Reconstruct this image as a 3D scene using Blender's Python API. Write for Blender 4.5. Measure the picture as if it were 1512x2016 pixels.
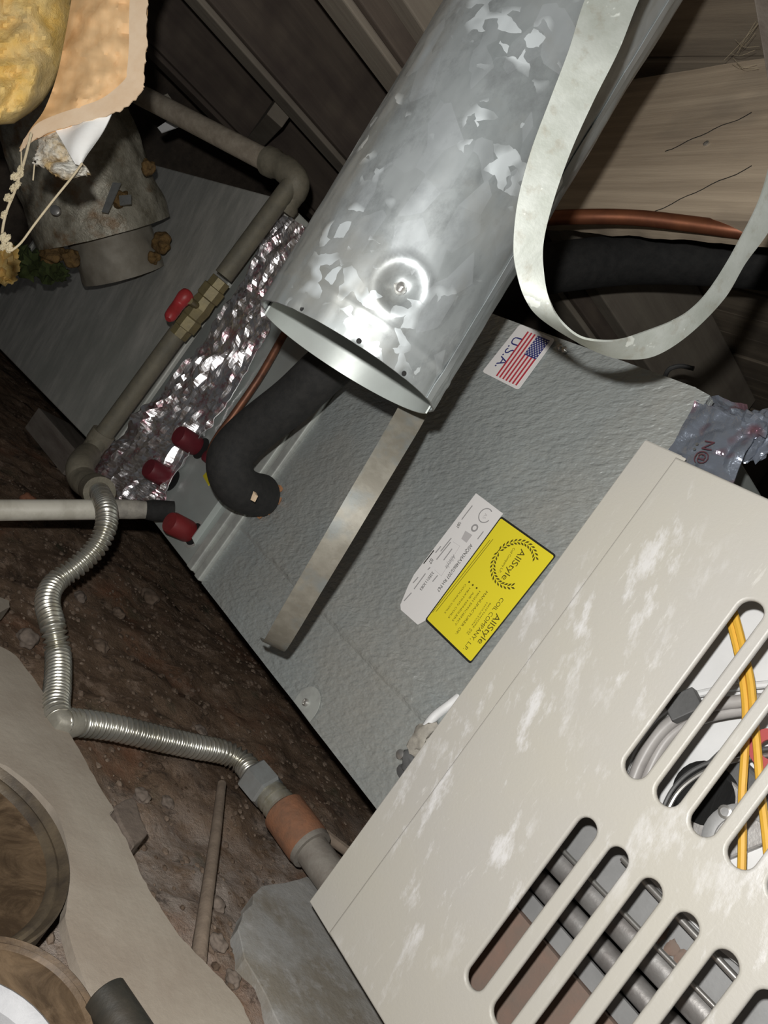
import bpy, bmesh, math, random
from mathutils import Vector, Matrix, noise
random.seed(7)
scene = bpy.context.scene
for o in list(bpy.data.objects):
    bpy.data.objects.remove(o)
COL = scene.collection

# ------------------------------------------------------------------ camera
F = 1500.0                                   # focal length in pixels of the 1512 x 2016 frame
AX = Vector((.5521248, -.42348641, -.71810565))   # world axes seen from the camera (right, up, forward)
AY = Vector((.59605185, -.40087745, .69469047))
AZ = Vector((.58202951, .8117891, -.03093726))
CAM = Vector((0, -.6, .40))
def c2w(v):
    v = Vector(v); return Vector((v.dot(AX), v.dot(AY), v.dot(AZ)))
RIGHT, UP, FWD = c2w((1, 0, 0)), c2w((0, 1, 0)), c2w((0, 0, 1))
cd = bpy.data.cameras.new('camera'); cam = bpy.data.objects.new('camera', cd); COL.objects.link(cam)
m3 = Matrix((RIGHT, UP, -FWD)).transposed()
cam.matrix_world = Matrix.Translation(CAM) @ m3.to_4x4()
cd.sensor_fit = 'VERTICAL'; cd.sensor_height = 36; cd.sensor_width = 27
cd.lens = 36 * F / 2016; cd.clip_start = .01
scene.camera = cam

# ------------------------------------------------------------------ light: the phone's lamp beside the lens, dark crawl space around
world = bpy.data.worlds.new('world'); scene.world = world; world.use_nodes = True
world.node_tree.nodes['Background'].inputs[0].default_value = (.9, .95, 1, 1)
world.node_tree.nodes['Background'].inputs[1].default_value = .035
ld = bpy.data.lights.new('phone_lamp', 'SPOT'); lamp = bpy.data.objects.new('phone_lamp', ld); COL.objects.link(lamp)
ld.energy = 19.5; ld.shadow_soft_size = .006; ld.spot_size = math.radians(160); ld.spot_blend = .6; ld.color = (1, .985, .95)
lamp.location = CAM + RIGHT * -.014 + UP * .046
lamp.rotation_euler = m3.to_euler()
vs = scene.view_settings
scene.display_settings.display_device = 'sRGB'
vs.view_transform = 'Standard'; vs.look = 'None'; vs.exposure = 0; vs.gamma = 1; vs.use_curve_mapping = False

# ------------------------------------------------------------------ geometry helpers
def ray(px, py):
    return c2w(((px - 756) / F, (1008 - py) / F, 1))
def PY(px, py, y=0):
    d = ray(px, py); return CAM + d * ((y - CAM.y) / d.y)
def PZ(px, py, z=0):
    d = ray(px, py); return CAM + d * ((z - CAM.z) / d.z)
def PD(px, py, t):
    return CAM + ray(px, py) * t

def spline(pts, n):
    """Catmull-Rom through pts, n samples per span"""
    P = [Vector(p) for p in pts]; out = []
    for i in range(len(P) - 1):
        p0 = P[i - 1] if i else P[0] * 2 - P[1]
        p1, p2 = P[i], P[i + 1]
        p3 = P[i + 2] if i + 2 < len(P) else P[-1] * 2 - P[-2]
        for k in range(n):
            t = k / n
            out.append(.5 * ((2 * p1) + (p2 - p0) * t + (2 * p0 - 5 * p1 + 4 * p2 - p3) * t * t + (3 * p1 - p0 - 3 * p2 + p3) * t ** 3))
    out.append(P[-1].copy()); return out

def fbm(p, s, o=4):
    return noise.fractal(Vector(p) * s, 1.0, 2.0, o)

class MB:
    def __init__(self):
        self.v = []; self.f = []
    def add(self, vs, fs):
        b = len(self.v); self.v += [Vector(x) for x in vs]; self.f += [tuple(b + i for i in f) for f in fs]; return self
    def box(self, c, h, R=None):
        c = Vector(c); vs = []
        for sx in (-1, 1):
            for sy in (-1, 1):
                for sz in (-1, 1):
                    q = Vector((sx * h[0], sy * h[1], sz * h[2]))
                    vs.append(c + (R @ q if R else q))
        return self.add(vs, [(0, 1, 3, 2), (4, 6, 7, 5), (0, 4, 5, 1), (2, 3, 7, 6), (0, 2, 6, 4), (1, 5, 7, 3)])
    def bb(self, x0, x1, y0, y1, z0, z1):
        return self.box(((x0 + x1) / 2, (y0 + y1) / 2, (z0 + z1) / 2), ((x1 - x0) / 2, (y1 - y0) / 2, (z1 - z0) / 2))
    def tube(self, pts, r, n=16, caps=True, ref=None):
        P = [Vector(p) for p in pts]; N = len(P)
        rr = r if isinstance(r, (list, tuple)) else [r] * N
        T = [(P[min(i + 1, N - 1)] - P[max(i - 1, 0)]).normalized() for i in range(N)]
        u = ref.copy() if ref else Vector((0, 0, 1)) if abs(T[0].z) < .9 else Vector((1, 0, 0))
        u = (u - T[0] * u.dot(T[0])).normalized(); vs = []
        for i in range(N):
            u = (u - T[i] * u.dot(T[i])).normalized(); w = T[i].cross(u)
            for k in range(n):
                a = 2 * math.pi * k / n
                vs.append(P[i] + (u * math.cos(a) + w * math.sin(a)) * rr[i])
        fs = [(i * n + k, i * n + (k + 1) % n, (i + 1) * n + (k + 1) % n, (i + 1) * n + k) for i in range(N - 1) for k in range(n)]
        if caps:
            fs.append(tuple(range(n))[::-1]); fs.append(tuple((N - 1) * n + k for k in range(n)))
        return self.add(vs, fs)
    def lathe(self, c, ax, prof, n=32, caps=False):
        """prof: (along, radius)"""
        ax = Vector(ax).normalized()
        return self.tube2([(Vector(c) + ax * a, r) for a, r in prof], ax, n, caps)
    def tube2(self, pr, ax, n, caps):
        u = Vector((0, 0, 1)) if abs(ax.z) < .9 else Vector((1, 0, 0))
        u = (u - ax * u.dot(ax)).normalized(); w = ax.cross(u); vs = []
        for p, r in pr:
            for k in range(n):
                a = 2 * math.pi * k / n; vs.append(p + (u * math.cos(a) + w * math.sin(a)) * r)
        N = len(pr)
        fs = [(i * n + k, i * n + (k + 1) % n, (i + 1) * n + (k + 1) % n, (i + 1) * n + k) for i in range(N - 1) for k in range(n)]
        if caps:
            fs.append(tuple(range(n))[::-1]); fs.append(tuple((N - 1) * n + k for k in range(n)))
        return self.add(vs, fs)
    def sheet(self, g, off):
        """g: rows of points; off: thickness vector or function(i, j) -> vector"""
        R, C = len(g), len(g[0]); vs = []
        for i in range(R):
            for j in range(C): vs.append(Vector(g[i][j]))
        for i in range(R):
            for j in range(C): vs.append(Vector(g[i][j]) + (off(i, j) if callable(off) else Vector(off)))
        n = R * C; I = lambda i, j: i * C + j; fs = []
        for i in range(R - 1):
            for j in range(C - 1):
                q = (I(i, j), I(i, j + 1), I(i + 1, j + 1), I(i + 1, j)); fs.append(q); fs.append(tuple(n + k for k in q[::-1]))
        for i in range(R - 1):
            fs.append((I(i, 0), I(i + 1, 0), n + I(i + 1, 0), n + I(i, 0))); fs.append((I(i + 1, C - 1), I(i, C - 1), n + I(i, C - 1), n + I(i + 1, C - 1)))
        for j in range(C - 1):
            fs.append((I(0, j + 1), I(0, j), n + I(0, j), n + I(0, j + 1))); fs.append((I(R - 1, j), I(R - 1, j + 1), n + I(R - 1, j + 1), n + I(R - 1, j)))
        return self.add(vs, fs)
    def prism(self, poly, off):
        off = Vector(off); n = len(poly); P = [Vector(p) for p in poly]
        vs = P + [p + off for p in P]
        return self.add(vs, [tuple(range(n)), tuple(range(2 * n - 1, n - 1, -1))] + [(i, (i + 1) % n, n + (i + 1) % n, n + i) for i in range(n)])
    def blob(self, c, r, seed=0, sub=2, amp=.35, s=1.0):
        bm = bmesh.new(); bmesh.ops.create_icosphere(bm, subdivisions=sub, radius=1)
        rv = Vector(r) if not isinstance(r, (int, float)) else Vector((r, r, r)); vs = []
        for v in bm.verts:
            k = 1 + amp * noise.noise(v.co * 1.7 * s + Vector((seed * 7.1, seed * 3.3, seed)))
            vs.append(Vector(c) + Vector((v.co.x * rv.x, v.co.y * rv.y, v.co.z * rv.z)) * k)
        fs = [tuple(v.index for v in f.verts) for f in bm.faces]; bm.free()
        return self.add(vs, fs)

ORG = {}
def mesh_of(name, mb, org, smooth, fix=True):
    me = bpy.data.meshes.new(name)
    me.from_pydata([tuple(v - org) for v in mb.v], [], mb.f)
    if fix:
        bm = bmesh.new(); bm.from_mesh(me); bmesh.ops.recalc_face_normals(bm, faces=bm.faces); bm.to_mesh(me); bm.free()
    if smooth:
        me.polygons.foreach_set('use_smooth', [True] * len(me.polygons))
        if smooth != 2: me.set_sharp_from_angle(angle=math.radians(40))
    me.update(); return me
def add(name, mb, mat, parent=None, smooth=False, label=None, cat=None, group=None, kind=None, bevel=0):
    if parent is not None: org = ORG[parent]
    else:
        xs = [v.x for v in mb.v]; ys = [v.y for v in mb.v]; zs = [v.z for v in mb.v]
        org = Vector(((min(xs) + max(xs)) / 2, (min(ys) + max(ys)) / 2, min(zs)))
    me = mesh_of(name, mb, org, smooth)
    me.materials.append(mat)
    o = bpy.data.objects.new(name, me); COL.objects.link(o); ORG[o] = org
    if parent is not None: o.parent = parent
    else: o.location = org
    if bevel:
        b = o.modifiers.new('edge', 'BEVEL'); b.width = bevel; b.segments = 2; b.limit_method = 'ANGLE'; b.angle_limit = math.radians(40)
    props(o, label, cat, group, kind); return o
def props(o, label=None, cat=None, group=None, kind=None):
    if label: o['label'] = label
    if cat: o['category'] = cat
    if group: o['group'] = group
    if kind: o['kind'] = kind
def thing(name, label, cat, loc, group=None, kind=None):
    o = bpy.data.objects.new(name, None); COL.objects.link(o); o.location = loc; o.empty_display_size = .05
    ORG[o] = Vector(loc); props(o, label, cat, group, kind); return o

# ------------------------------------------------------------------ materials
def srgb(r, g, b):
    f = lambda c: (c / 255) / 12.92 if c / 255 <= .04045 else ((c / 255 + .055) / 1.055) ** 2.4
    return (f(r), f(g), f(b), 1)
def rgb(c):
    return tuple(c) if len(c) == 4 else (c[0], c[1], c[2], 1)
class Mat:
    def __init__(self, name, rough=.6, metal=0.0, spec=.5):
        self.m = bpy.data.materials.new(name); self.m.use_nodes = True
        self.t = self.m.node_tree; self.b = self.t.nodes['Principled BSDF']
        self.b.inputs['Roughness'].default_value = rough; self.b.inputs['Metallic'].default_value = metal
        self.b.inputs['Specular IOR Level'].default_value = spec
        self.co = self.t.nodes.new('ShaderNodeTexCoord').outputs['Object']; self.col = None; self.h = None
    def n(self, typ, **kw):
        x = self.t.nodes.new(typ)
        for k, v in kw.items(): setattr(x, k, v)
        return x
    def link(self, a, b): self.t.links.new(a, b)
    def coord(self, stretch=(1, 1, 1), rot=(0, 0, 0)):
        if stretch == (1, 1, 1) and rot == (0, 0, 0): return self.co
        a = self.n('ShaderNodeMapping'); a.inputs['Rotation'].default_value = rot; self.link(self.co, a.inputs['Vector'])
        b = self.n('ShaderNodeMapping'); b.inputs['Scale'].default_value = stretch; self.link(a.outputs[0], b.inputs['Vector'])
        return b.outputs[0]
    def noise(self, scale, detail=5, rough=.6, stretch=(1, 1, 1), rot=(0, 0, 0), dist=0):
        x = self.n('ShaderNodeTexNoise'); x.inputs['Scale'].default_value = scale; x.inputs['Detail'].default_value = detail
        x.inputs['Roughness'].default_value = rough; x.inputs['Distortion'].default_value = dist
        self.link(self.coord(stretch, rot), x.inputs['Vector']); return x.outputs['Fac']
    def voro(self, scale, feature='F1', stretch=(1, 1, 1), out='Distance'):
        x = self.n('ShaderNodeTexVoronoi', feature=feature); x.inputs['Scale'].default_value = scale
        self.link(self.coord(stretch), x.inputs['Vector']); return x.outputs[out]
    def ramp(self, fac, a, b):
        x = self.n('ShaderNodeMapRange', clamp=True); x.inputs[1].default_value = a; x.inputs[2].default_value = b
        self.link(fac, x.inputs[0]); return x.outputs[0]
    def mul(self, a, b, op='MULTIPLY'):
        x = self.n('ShaderNodeMath', operation=op)
        for i, k in enumerate((a, b)):
            if isinstance(k, (int, float)): x.inputs[i].default_value = k
            else: self.link(k, x.inputs[i])
        return x.outputs[0]
    def base(self, c):
        self.col = rgb(c); self.b.inputs['Base Color'].default_value = self.col; return self
    def mix(self, fac, c, mode='MIX'):
        x = self.n('ShaderNodeMix', data_type='RGBA', blend_type=mode)
        if isinstance(fac, (int, float)): x.inputs[0].default_value = fac
        else: self.link(fac, x.inputs[0])
        if isinstance(self.col, tuple): x.inputs[6].default_value = self.col
        else: self.link(self.col, x.inputs[6])
        if isinstance(c, tuple): x.inputs[7].default_value = rgb(c)
        else: self.link(c, x.inputs[7])
        self.col = x.outputs[2]; self.link(self.col, self.b.inputs['Base Color']); return self
    def rough(self, fac, a, b):
        x = self.n('ShaderNodeMapRange'); x.inputs[3].default_value = a; x.inputs[4].default_value = b
        self.link(fac, x.inputs[0]); self.link(x.outputs[0], self.b.inputs['Roughness']); return self
    def bump(self, h, strength=.5, dist=.002):
        x = self.n('ShaderNodeBump'); x.inputs['Strength'].default_value = strength; x.inputs['Distance'].default_value = dist
        self.link(h, x.inputs['Height'])
        if self.h: self.link(self.h, x.inputs['Normal'])
        self.h = x.outputs[0]; self.link(self.h, self.b.inputs['Normal']); return self

def simple(name, c1, c2, scale=20, rough=.7, metal=0, bump=.3, bscale=None, stretch=(1, 1, 1), rot=(0, 0, 0), lo=.35, hi=.65, bd=.002, spec=.5):
    M = Mat(name, rough, metal, spec).base(c1); f = M.noise(scale, 6, .65, stretch, rot); M.mix(M.ramp(f, lo, hi), rgb(c2))
    if bump: M.bump(M.noise(bscale or scale * 4, 5, .6, stretch, rot), bump, bd)
    return M.m

# furnace paint: warm light grey enamel with rubbed whitish scuffs
M = Mat('beige_enamel', .42).base((.53, .505, .445))
M.mix(M.ramp(M.noise(5, 4), .4, .7), (.51, .49, .46, 1))
sc = M.mul(M.ramp(M.noise(26, 8, .72, (1.5, 1, .55), (0, .25, 0)), .53, .64), M.ramp(M.noise(6.5, 3), .45, .62))
M.mix(M.mul(sc, .8), (.80, .79, .79, 1))
st = M.mul(M.ramp(M.noise(60, 6, .7, (3, 1, .5)), .62, .70), M.ramp(M.noise(9, 3), .42, .6)); M.mix(M.mul(st, .6), (.74, .72, .68, 1))
M.bump(M.noise(420, 3), .25, .0006); M.bump(sc, .2, .0005); enamel = M.m
# stucco embossed coil cabinet skin
M = Mat('embossed_galvanized', .38, .38).base((.44, .475, .47))
M.mix(M.ramp(M.noise(7, 5), .35, .7), (.37, .395, .39, 1)); M.mix(M.mul(M.ramp(M.noise(4.3, 5), .48, .72), .6), (.50, .47, .41, 1))
M.bump(M.noise(210, 2, .5, (.5, 1, 1), (0, .5, 0)), .85, .0028); M.bump(M.noise(70, 2), .25, .002); coilmat = M.m
M = Mat('smooth_galvanized', .42, .3).base((.46, .50, .48)); M.mix(M.ramp(M.noise(9, 6), .4, .65), (.39, .41, .395, 1)); M.bump(M.noise(40, 3), .08, .002); platemat = M.m
M = Mat('flat_zinc', .5, .3).base((.50, .52, .49)); M.mix(M.ramp(M.noise(60, 5), .45, .6), (.43, .44, .42, 1)); zincdisc = M.m
# dusty plenum sheet metal
M = Mat('dusty_sheet_metal', .55, .1).base((.50, .505, .47))
M.mix(M.ramp(M.noise(30, 8, .75, (1, 1, .3), (0, .35, 0)), .40, .62), (.72, .71, .66, 1)); M.mix(M.ramp(M.noise(3, 4), .5, .7), (.42, .44, .40, 1))
M.mix(M.mul(M.ramp(M.noise(150, 5, .7), .55, .7), .5), (.62, .60, .56, 1)); M.bump(M.noise(120, 4), .3, .001); plenummat = M.m
# spangled flue pipe
M = Mat('spangled_galvanized', .4, .55).base((.27, .295, .30))
M.mix(M.ramp(M.noise(17, 5, .65, (1, 1, .5)), .36, .62), (.37, .395, .40, 1)); M.mix(M.ramp(M.noise(26, 6, .72, (1, 1, .6), (.3, .2, 0)), .50, .68), (.22, .235, .24, 1))
cell = M.voro(60, 'F1', (1, 1, .6), 'Color'); cm = M.n('ShaderNodeSeparateColor'); M.link(cell, cm.inputs[0])
M.mix(M.mul(M.ramp(cm.outputs[0], .5, 1), .45), (.46, .49, .51, 1))
M.mix(M.mul(M.ramp(M.noise(9, 5, .6), .52, .70), .6), (.30, .285, .24, 1))
wv = M.n('ShaderNodeTexVoronoi', feature='F1'); wv.inputs['Scale'].default_value = 115
ds = M.n('ShaderNodeMix', data_type='RGBA'); ds.inputs[0].default_value = .012; M.link(M.co, ds.inputs[6])
nz = M.n('ShaderNodeTexNoise'); nz.inputs['Scale'].default_value = 60; M.link(M.co, nz.inputs['Vector']); M.link(nz.outputs['Color'], ds.inputs[7]); M.link(ds.outputs[2], wv.inputs['Vector'])
sp = M.n('ShaderNodeSeparateColor'); M.link(wv.outputs['Color'], sp.inputs[0])
fl = M.mul(M.ramp(sp.outputs[1], .60, .62), M.ramp(M.noise(15, 3, .6), .54, .60)); M.mix(M.mul(fl, .9), (.70, .75, .77, 1))
M.bump(fl, .3, .0006); M.bump(M.noise(9, 3), .25, .004); M.rough(M.noise(25, 4), .32, .55); pipemat = M.m
M = Mat('weathered_strap_zinc', .55, .3).base((.27, .285, .255)); M.mix(M.ramp(M.noise(35, 5), .4, .65), (.34, .355, .33, 1))
fl = M.ramp(M.noise(75, 3), .64, .67); M.mix(M.mul(fl, .8), (.55, .57, .53, 1)); M.mix(M.mul(M.ramp(M.noise(120, 4), .55, .7), .5), (.22, .205, .165, 1)); M.bump(M.noise(150, 3), .2, .001); strapmat = M.m
M = Mat('dull_strap_steel', .6, .2).base((.215, .20, .165)); M.mix(M.ramp(M.noise(60, 6), .42, .62), (.27, .255, .215, 1)); M.mix(M.mul(M.ramp(M.noise(24, 3), .52, .62), .7), (.20, .22, .22, 1)); M.mix(M.mul(M.ramp(M.noise(180, 4), .6, .68), .6), (.22, .2, .16, 1)); M.bump(M.noise(200, 3), .2, .001); barmat = M.m
# foil tapes
M = Mat('crinkled_foil', .3, .95).base((.95, .93, .95)); M.mix(M.mul(M.ramp(M.noise(26, 4, .6), .50, .60), M.ramp(M.noise(150, 3), .42, .54)), (.80, .48, .54, 1)); M.bump(M.noise(55, 3, .5, (1.8, 1, .35), (0, .1, 0)), .5, .004); M.rough(M.noise(60, 3), .2, .44); foilmat = M.m
M = Mat('blue_grey_foil', .17, .6).base((.27, .30, .36)); M.mix(M.mul(M.ramp(M.noise(24, 2), .54, .62), .8), (.24, .10, .12, 1)); M.bump(M.noise(38, 4, .6), .5, .004); foilmat2 = M.m
black_rubber = simple('black_foam', (.012, .012, .012), (.024, .023, .022), 90, .85, 0, .35, 400, bd=.001)
grey_foam = simple('dusty_black_foam', (.026, .026, .028), (.042, .04, .04), 40, .85, 0, .35, 300, bd=.001)
M = Mat('tarnished_copper', .45, .6).base((.26, .095, .045)); M.mix(M.ramp(M.noise(30, 5), .42, .65), (.18, .065, .035, 1)); coppermat = M.m
M = Mat('dull_copper', .5, .5).base((.24, .10, .055)); M.mix(M.ramp(M.noise(60, 5), .42, .65), (.14, .065, .045, 1)); dullcopper = M.m
redcap = simple('maroon_plastic', (.15, .016, .024), (.115, .013, .02), 30, .5, 0, .1, 200)
redcap2 = simple('red_plastic', (.22, .022, .024), (.17, .018, .02), 30, .5, 0, .1, 200)
redhandle = simple('red_dipped_handle', (.42, .035, .04), (.32, .03, .03), 60, .45, 0, .1)
M = Mat('weathered_pvc', .5).base((.72, .69, .60)); M.mix(M.mul(M.ramp(M.noise(30, 5, .6, (.04, 1, 1), (0, 0, .0)), .45, .62), .6), (.48, .45, .37, 1)); pvcmat = M.m
pvcdirty = simple('dirty_pvc', (.45, .42, .36), (.27, .25, .22), 60, .7, 0, .3)
pipegrey = simple('painted_black_iron', (.46, .40, .32), (.32, .27, .21), 60, .65, .1, .25, 200)
pipeolive = simple('grimy_pipe', (.20, .18, .13), (.14, .13, .10), 40, .65, .1, .25, 200)
elbowmat = simple('grimy_elbow', (.25, .225, .17), (.17, .155, .115), 45, .6, .15, .3, 200)
brass = simple('dull_brass', (.25, .205, .095), (.18, .15, .08), 50, .5, .3, .15)
M = Mat('flex_steel', .3, .8).base((.62, .61, .55)); M.mix(M.ramp(M.noise(40, 4), .45, .65), (.50, .47, .38, 1)); M.mix(M.mul(M.ramp(M.noise(12, 3), .55, .68), .6), (.30, .29, .25, 1)); flexmat = M.m
nutmat = simple('zinc_nut', (.52, .55, .55), (.44, .45, .44), 60, .4, .6, .1)
adaptmat = simple('zinc_yellow_fitting', (.42, .39, .29), (.54, .52, .45), 90, .35, .6, .15)
rustmat = simple('rusty_coupling', (.33, .15, .08), (.22, .115, .07), 60, .8, .1, .5, 200)
nipplemat = simple('galvanized_nipple', (.31, .285, .25), (.24, .21, .18), 60, .65, .2, .3, 200)
concrete = Mat('concrete', .9, 0, .3).base((.36, .355, .34)); concrete.mix(concrete.ramp(concrete.noise(12, 6, .65), .42, .6), (.26, .235, .195, 1)); concrete.mix(concrete.mul(concrete.ramp(concrete.noise(60, 5, .7), .52, .68), .6), (.45, .44, .43, 1)); concrete.bump(concrete.noise(110, 6, .7), .5, .002); concrete = concrete.m
tanboard = simple('weathered_grey_board', (.40, .355, .295), (.31, .26, .21), 9, .85, 0, .35, 150, bd=.0015)
rustpan = Mat('rusted_pan', .6, .1).base((.055, .034, .018)); rustpan.mix(rustpan.ramp(rustpan.noise(20, 7, .7, dist=1.2), .42, .62), (.15, .10, .058, 1)); rustpan.mix(rustpan.mul(rustpan.ramp(rustpan.noise(30, 6, .7), .6, .72), .6), (.21, .145, .09, 1)); rustpan.bump(rustpan.noise(90, 5), .3, .002); rustpan = rustpan.m
rimmat = simple('dark_pan_rim', (.13, .10, .065), (.06, .047, .035), 30, .55, .2, .3)
whitefoam = simple('white_foam_plastic', (.36, .36, .37), (.31, .31, .32), 60, .6, 0, .25, 200)
darkpvc = simple('black_hose_stub', (.018, .018, .015), (.04, .034, .026), 40, .5, 0, .2, stretch=(1, 1, .1))
twig = simple('dry_stick', (.27, .21, .16), (.19, .145, .11), 50, .85, 0, .4)
brickmat = simple('mortar_chip', (.20, .16, .13), (.14, .11, .09), 60, .9, 0, .6, 150)
woodpale = simple('pale_lumber', (.33, .29, .25), (.20, .165, .14), 40, .8, 0, .3, stretch=(.1, 1, 1))
def wood(name, a, b, c, grain=(.06, 1, 1), rot=(0, 0, 0)):
    M = Mat(name, .82).base(a); M.mix(M.ramp(M.noise(26, 8, .7, grain, rot), .38, .66), rgb(b)); M.mix(M.mul(M.ramp(M.noise(5, 4, .6, (.5, 1, 1), rot), .5, .68), .8), rgb(c))
    M.bump(M.noise(60, 6, .7, grain, rot), .45, .002); return M.m
woodbeam = wood('aged_beam_wood', (.66, .54, .40), (.42, .33, .24), (.26, .22, .18), (.05, 1, 1.6), (0, 0, .16))
wooddeck = wood('dark_deck_boards', (.34, .28, .21), (.18, .145, .11), (.10, .085, .075))
woodjoist = wood('old_joist_wood', (.17, .135, .105), (.11, .085, .07), (.07, .05, .045), (1, .06, 1))
woodjoistedge = wood('pale_joist_wood', (.34, .30, .24), (.26, .22, .18), (.18, .15, .12), (1, .06, 1))
woodback = wood('dark_wall_boards', (.16, .125, .095), (.09, .07, .055), (.06, .052, .045))
M = Mat('crawlspace_soil', .95, 0, .2).base((.27, .185, .125))
M.mix(M.ramp(M.noise(9, 8, .7), .40, .62), (.125, .082, .054, 1)); M.mix(M.ramp(M.noise(35, 6, .7), .52, .68), (.38, .28, .21, 1))
gx = M.n('ShaderNodeSeparateXYZ'); M.link(M.co, gx.inputs[0])
dust = M.ramp(M.mul(gx.outputs[0], M.mul(M.noise(7, 4), .5), 'ADD'), .85, 1.05)
M.mix(M.mul(dust, M.ramp(M.noise(22, 6, .7), .38, .60)), (.41, .345, .30, 1)); M.mix(M.mul(M.ramp(M.noise(6, 5), .56, .7), .7), (.27, .125, .07, 1)); M.mix(M.mul(M.ramp(M.noise(15, 4), .6, .72), .7), (.08, .085, .055, 1))
M.mix(M.mul(M.ramp(M.noise(28, 6, .75), .55, .66), .75), (.05, .036, .028, 1)); M.bump(M.noise(70, 7, .75), .85, .007); soil = M.m
clod1 = simple('soil_clod', (.25, .19, .145), (.085, .056, .038), 14, .95, 0, .6, 200, spec=.2)
clod2 = simple('reddish_chip', (.34, .15, .085), (.20, .085, .05), 60, .8, 0, .5, 200, spec=.3)
clod3 = simple('grey_pebble', (.24, .195, .16), (.15, .12, .10), 60, .9, 0, .5, 200, spec=.3)
# hanging insulation
M = Mat('yellow_fiberglass', .95, 0, .1).base((.80, .52, .14)); M.mix(M.ramp(M.noise(20, 6, .7), .36, .66), (.85, .66, .32, 1)); M.mix(M.ramp(M.noise(7, 4), .56, .72), (.60, .45, .24, 1)); M.bump(M.noise(160, 6, .75), .6, .004); fiberglass = M.m
M = Mat('kraft_paper', .7).base((.76, .50, .26)); M.mix(M.ramp(M.noise(18, 6, .65, (1, 1, .5)), .42, .66), (.70, .38, .15, 1)); M.mix(M.mul(M.ramp(M.noise(30, 6, .7, (1, 1, .4)), .54, .7), .6), (.52, .23, .075, 1)); M.bump(M.noise(60, 4), .15, .001); kraft = M.m
kraftpale = simple('kraft_paper_edge', (.80, .62, .44), (.72, .52, .34), 30, .75, 0, .15)
whitepaper = simple('white_paper_facing', (.85, .85, .83), (.78, .76, .73), 20, .6, 0, .15)
M = Mat('dirty_white_fluff', .95, 0, .1).base((.60, .58, .52)); M.mix(M.ramp(M.noise(25, 6), .45, .6), (.50, .36, .18, 1)); M.mix(M.ramp(M.noise(32, 3), .62, .66), (.03, .03, .028, 1)); M.bump(M.noise(150, 6), .7, .005); fluff = M.m
string = simple('tan_twine', (.55, .47, .33), (.45, .37, .24), 80, .9, 0, .3)
M = Mat('grimy_duct_wrap', .42, .2).base((.43, .405, .33)); M.mix(M.ramp(M.noise(22, 6, .7), .42, .62), (.22, .20, .15, 1)); M.mix(M.mul(M.ramp(M.noise(16, 5), .54, .66), .85), (.22, .13, .06, 1)); M.bump(M.noise(60, 5, .65), .6, .006); wrap = M.m
collarmat = simple('grimy_collar', (.34, .315, .265), (.25, .225, .18), 25, .6, .2, .2)
mastic = simple('brown_mastic', (.24, .15, .06), (.14, .09, .045), 50, .95, 0, .8, 130, bd=.005, spec=.1)
greenmoss = simple('green_fibre', (.035, .05, .012), (.06, .08, .02), 40, .9, 0, .6)
silverbit = simple('silver_tape_scrap', (.5, .5, .48), (.4, .4, .38), 80, .35, .8, .2)
# furnace inside
whitepanel = simple('white_inside_panel', (.80, .80, .80), (.74, .74, .74), 20, .55, 0, .1)
greypanel = simple('grey_inside_panel', (.36, .36, .36), (.30, .30, .30), 30, .5, .2, .1)
burner = simple('burner_steel', (.42, .41, .40), (.27, .25, .24), 40, .45, .5, .15)
rustfloor = simple('rust_floor', (.28, .18, .14), (.22, .17, .14), 25, .85, 0, .3)
steel = simple('bright_steel', (.62, .61, .58), (.52, .5, .48), 40, .3, .8, .05)
greyhose = simple('grey_rubber_tube', (.42, .40, .385), (.34, .32, .31), 40, .4, 0, .05)
darkgrey = simple('dark_grey_clip', (.085, .085, .085), (.11, .11, .11), 60, .5, 0, .1)
darkhole = simple('black_void', (.006, .006, .006), (.01, .01, .01), 40, .9, 0, 0)
yellowwire = simple('yellow_wire', (.80, .46, .06), (.72, .40, .05), 40, .4, 0, 0)
redring = simple('red_washer', (.45, .06, .06), (.40, .06, .06), 40, .5, 0, 0)
# prints
def flat(name, c, rough=.5):
    return Mat(name, rough).base(c).m
ink = flat('black_ink', (.02, .02, .015)); inkyellow = flat('olive_ink', (.09, .075, .01)); inkgrey = flat('grey_ink', (.33, .32, .32)); inkpale = flat('pale_grey_ink', (.50, .48, .48))
yellowlabel = flat('yellow_label', (.80, .68, .03)); whitelabel = flat('white_label', (.78, .76, .75)); red_ink = flat('red_ink', (.48, .04, .06)); pinkwhite = flat('flag_white_red_glow', (.80, .70, .69)); navy = flat('navy_ink', (.03, .035, .17)); maroon = flat('maroon_print', (.085, .03, .04))

# ================================================================== the setting
# soil floor
mb = MB(); X0, X1, Y0, Y1, st = -2.9, .35, -.75, 1.75, .0125
nx, ny = int((X1 - X0) / st), int((Y1 - Y0) / st); vs = []
def ground(x, y):
    return -.012 + .013 * fbm((x, y, 0), 5) + .010 * fbm((x, y, 3), 18) + .004 * fbm((x, y, 7), 60, 2) + .016 * math.exp(-((x + .36) ** 2 + (y + .10) ** 2) / .012)
for j in range(ny + 1):
    for i in range(nx + 1):
        x, y = X0 + i * st, Y0 + j * st; vs.append((x, y, ground(x, y)))
mb.add(vs, [(j * (nx + 1) + i, j * (nx + 1) + i + 1, (j + 1) * (nx + 1) + i + 1, (j + 1) * (nx + 1) + i) for j in range(ny) for i in range(nx)])
floor = add('floor', mb, soil, smooth=2, kind='structure', label='brown crumbly soil of the crawl space')
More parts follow.
